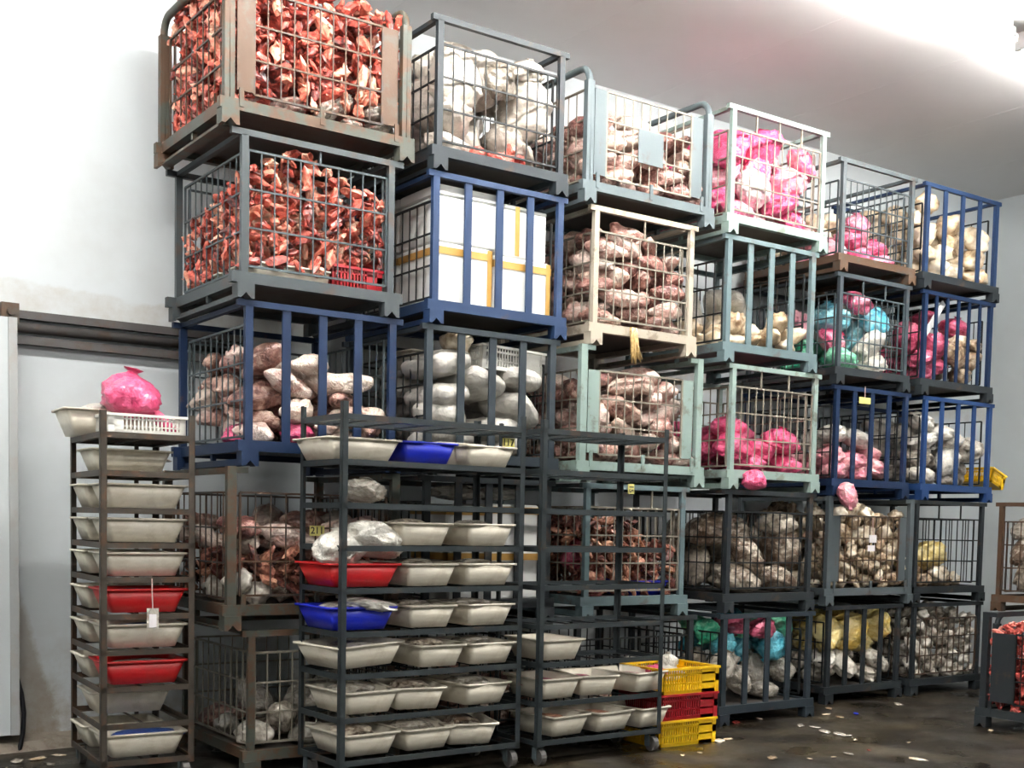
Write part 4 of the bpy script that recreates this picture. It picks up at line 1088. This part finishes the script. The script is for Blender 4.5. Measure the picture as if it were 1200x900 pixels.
o.location = (.115, -.05, -.055); o.rotation_euler = (0, .5, -.2)

# ------------------------------------------------------------------ vented crates on the floor and by the white bags
zc = 0
for k, (mk, nm) in enumerate((('crate_yellow', 'yellow vented crate on the floor, bottom of the stack of three'), ('crate_red', 'dark red vented crate between two yellow ones on the floor'), ('crate_yellow', 'yellow vented crate holding white film, top of the stack of three'))):
    vented_crate(4.765 + .235 + (.0, .006, .012)[k], 5.375 + .19, zc, .0, mk, nm, .47, .38, .158)
    zc += .158
place('bag_round', 'bag_sack', 'film_bag', 'white film bag in the top yellow crate on the floor', 'bag', (4.98, 5.58, zc - .06), (0, 0, 1), (1.1, .9, .5), 0)
place('bag', 'bag_white', 'film_bag', 'pointed white bag rising from the top yellow crate on the floor', 'bag', (5.08, 5.66, zc - .01), (0, 0, .3), (.5, .45, .7), 1)
q = px_at_y(1146, 560, 6.40)
vented_crate(q.x + .02, q.y, q.z - .07, .0, 'crate_yellow', 'yellow vented crate tilted beside the white bags in the bright blue cage', .20, .34, .13, (0, .35))

# ------------------------------------------------------------------ hanging cards
def card(x0, y0, x1, y1, Y, mat, name, label, text=None, rot=0., string=None, size=.8):
    a = px_at_y(x0, y0, Y); b = px_at_y(x1, y1, Y)
    c = (a + b) / 2
    e = empty(name, c, label, 'card')
    w_, h_ = abs(b.x - a.x), abs(a.z - b.z)
    MB().box(-w_ / 2, w_ / 2, -.0012, .0012, -h_ / 2, h_ / 2).build('card_sheet', M[mat], e)
    if text:
        cu = bpy.data.curves.new('number', 'FONT'); cu.body = text; cu.align_x = 'CENTER'; cu.align_y = 'CENTER'
        cu.size = min(h_, w_ * .55) * size * 1.15 if not rot else w_ * size; cu.extrude = .0005; cu.offset = .0008
        cu.materials.append(M['ink'])
        t0 = bpy.data.objects.new('lettering', cu); me = bpy.data.meshes.new_from_object(t0); bpy.data.objects.remove(t0)
        t = bpy.data.objects.new('number', me); link(t, e); t.location = (0, -.002, 0); t.rotation_euler = (PI / 2, rot, 0)
    if string:
        p = px_at_y(*string, Y)
        MB().tube([(0, 0, h_ / 2), ((p.x - c.x) * .6, 0, (h_ / 2 + p.z - c.z) / 2), (p.x - c.x, .0, p.z - c.z)], .003, 6).build('string', M['string'], e)
    return e
card(363, 616, 380, 628, F1 - .06, 'tag_yellow', 'number_card', 'small yellow card reading 211 on the weathered cage front', '211', size=.95)
card(588, 513, 603, 525, 5.685, 'tag_yellow', 'number_card', 'small yellow card reading 117 above the last tub of the three-across rack', '117', size=.95)
card(736, 567, 743, 579, 5.692, 'tag_yellow', 'number_card', 'small upright yellow card with sideways digits on the half-empty rack', '15', rot=PI / 2, size=.95)
card(1007, 465, 1020, 474, F2 - .035, 'tag_yellow', 'blank_card', 'yellow card hanging on a string from the deep blue barred cage', None, string=(1014, 453))
e1 = card(172, 713, 186, 736, 5.885, 'bag_clear', 'tag_pouch', 'clear pouch with a white slip hanging on a string from the narrow rack', None, string=(178, 678))
sl = MB().box(-.018, .018, -.003, -.0015, -.045, .02).build('paper_slip', M['tag_white'], e1)
card(1019, 627, 1027, 636, F2 - .035, 'tag_white', 'blank_card', 'upper small white card on the grey cage of tan meat', None, string=(1023, 607))
card(1017, 639, 1025, 646, F2 - .035, 'tag_white', 'blank_card', 'lower small pinkish white card on the grey cage of tan meat', None)

# ------------------------------------------------------------------ scraps on the wet floor
def on_floor(x, y):
    d = Fw + R2 * ((x - PPX) / FPX) - U2 * ((y - PPY) / FPX)
    return Vector((0, 0, CH)) + d * (-CH / d.z)
protos('scrap', lambda i: lump(i + 205, (.09, .05, .02), .5, 2, 2.0, .2), 5)
SCR = [(938, 851, 1.1, 'tag_white', 0), (955, 853, .9, 'tag_white', 1), (966, 858, 1.3, 'tag_white', 2), (983, 861, 1.4, 'tag_white', 3), (992, 863, .8, 'tag_white', 4), (968, 838, .9, 'pale', 0), (971, 831, .8, 'pale', 1),
       (984, 841, .8, 'straw', 2), (994, 884, .8, 'tag_white', 3), (1075, 891, 1.2, 'straw', 4), (1002, 868, .6, 'pale', 0), (905, 889, 1., 'straw', 1), (862, 847, 1.1, 'coral', 2), (843, 869, 1.3, 'pale', 3), (853, 867, .9, 'pale', 4),
       (1161, 857, .7, 'pale', 1), (1065, 871, .4, 'pale', 2), (977, 888, .4, 'pale', 3), (1018, 880, .4, 'coral', 0), (949, 890, .4, 'pale', 2), (889, 843, .7, 'joint_dark', 3), (1053, 826, 1.1, 'greyfoot', 4), (800, 886, .6, 'pale', 0), (20, 893, 1.2, 'greyfoot', 1), (45, 890, 1.0, 'straw', 2), (60, 897, .8, 'greyfoot', 3), (70, 886, .8, 'straw', 4), (820, 883, .4, 'pale', 2)]
for k, (x, y, s, mk, i) in enumerate(SCR):
    q = on_floor(x, y)
    place('scrap', {'tag_white': 'bag_clear', 'straw': 'poultry'}.get(mk, mk), 'floor_scrap', {'tag_white': 'scrap of white film on the wet floor before the yellow bag cage', 'coral': 'small red meat scrap on the wet floor', 'straw': 'straw-brown scrap on the wet floor'}.get(mk, 'pale meat scrap on the wet floor'),
          'scrap', (q.x, q.y, .006), (0, 0, random.uniform(0, 6)), (s, s, s * .7), i, {'tag_white': 'film scraps on the floor', 'coral': 'red scraps on the floor', 'straw': 'straw-brown scraps on the floor'}.get(mk, 'pale scraps on the floor'))
q = on_floor(1003, 837)
place('scrap', 'tub_blue', 'floor_scrap', 'tiny blue plastic scrap on the floor before the yellow bag cage', 'scrap', (q.x, q.y, .006), (0, 0, 1), (.7, .7, .6), 1)
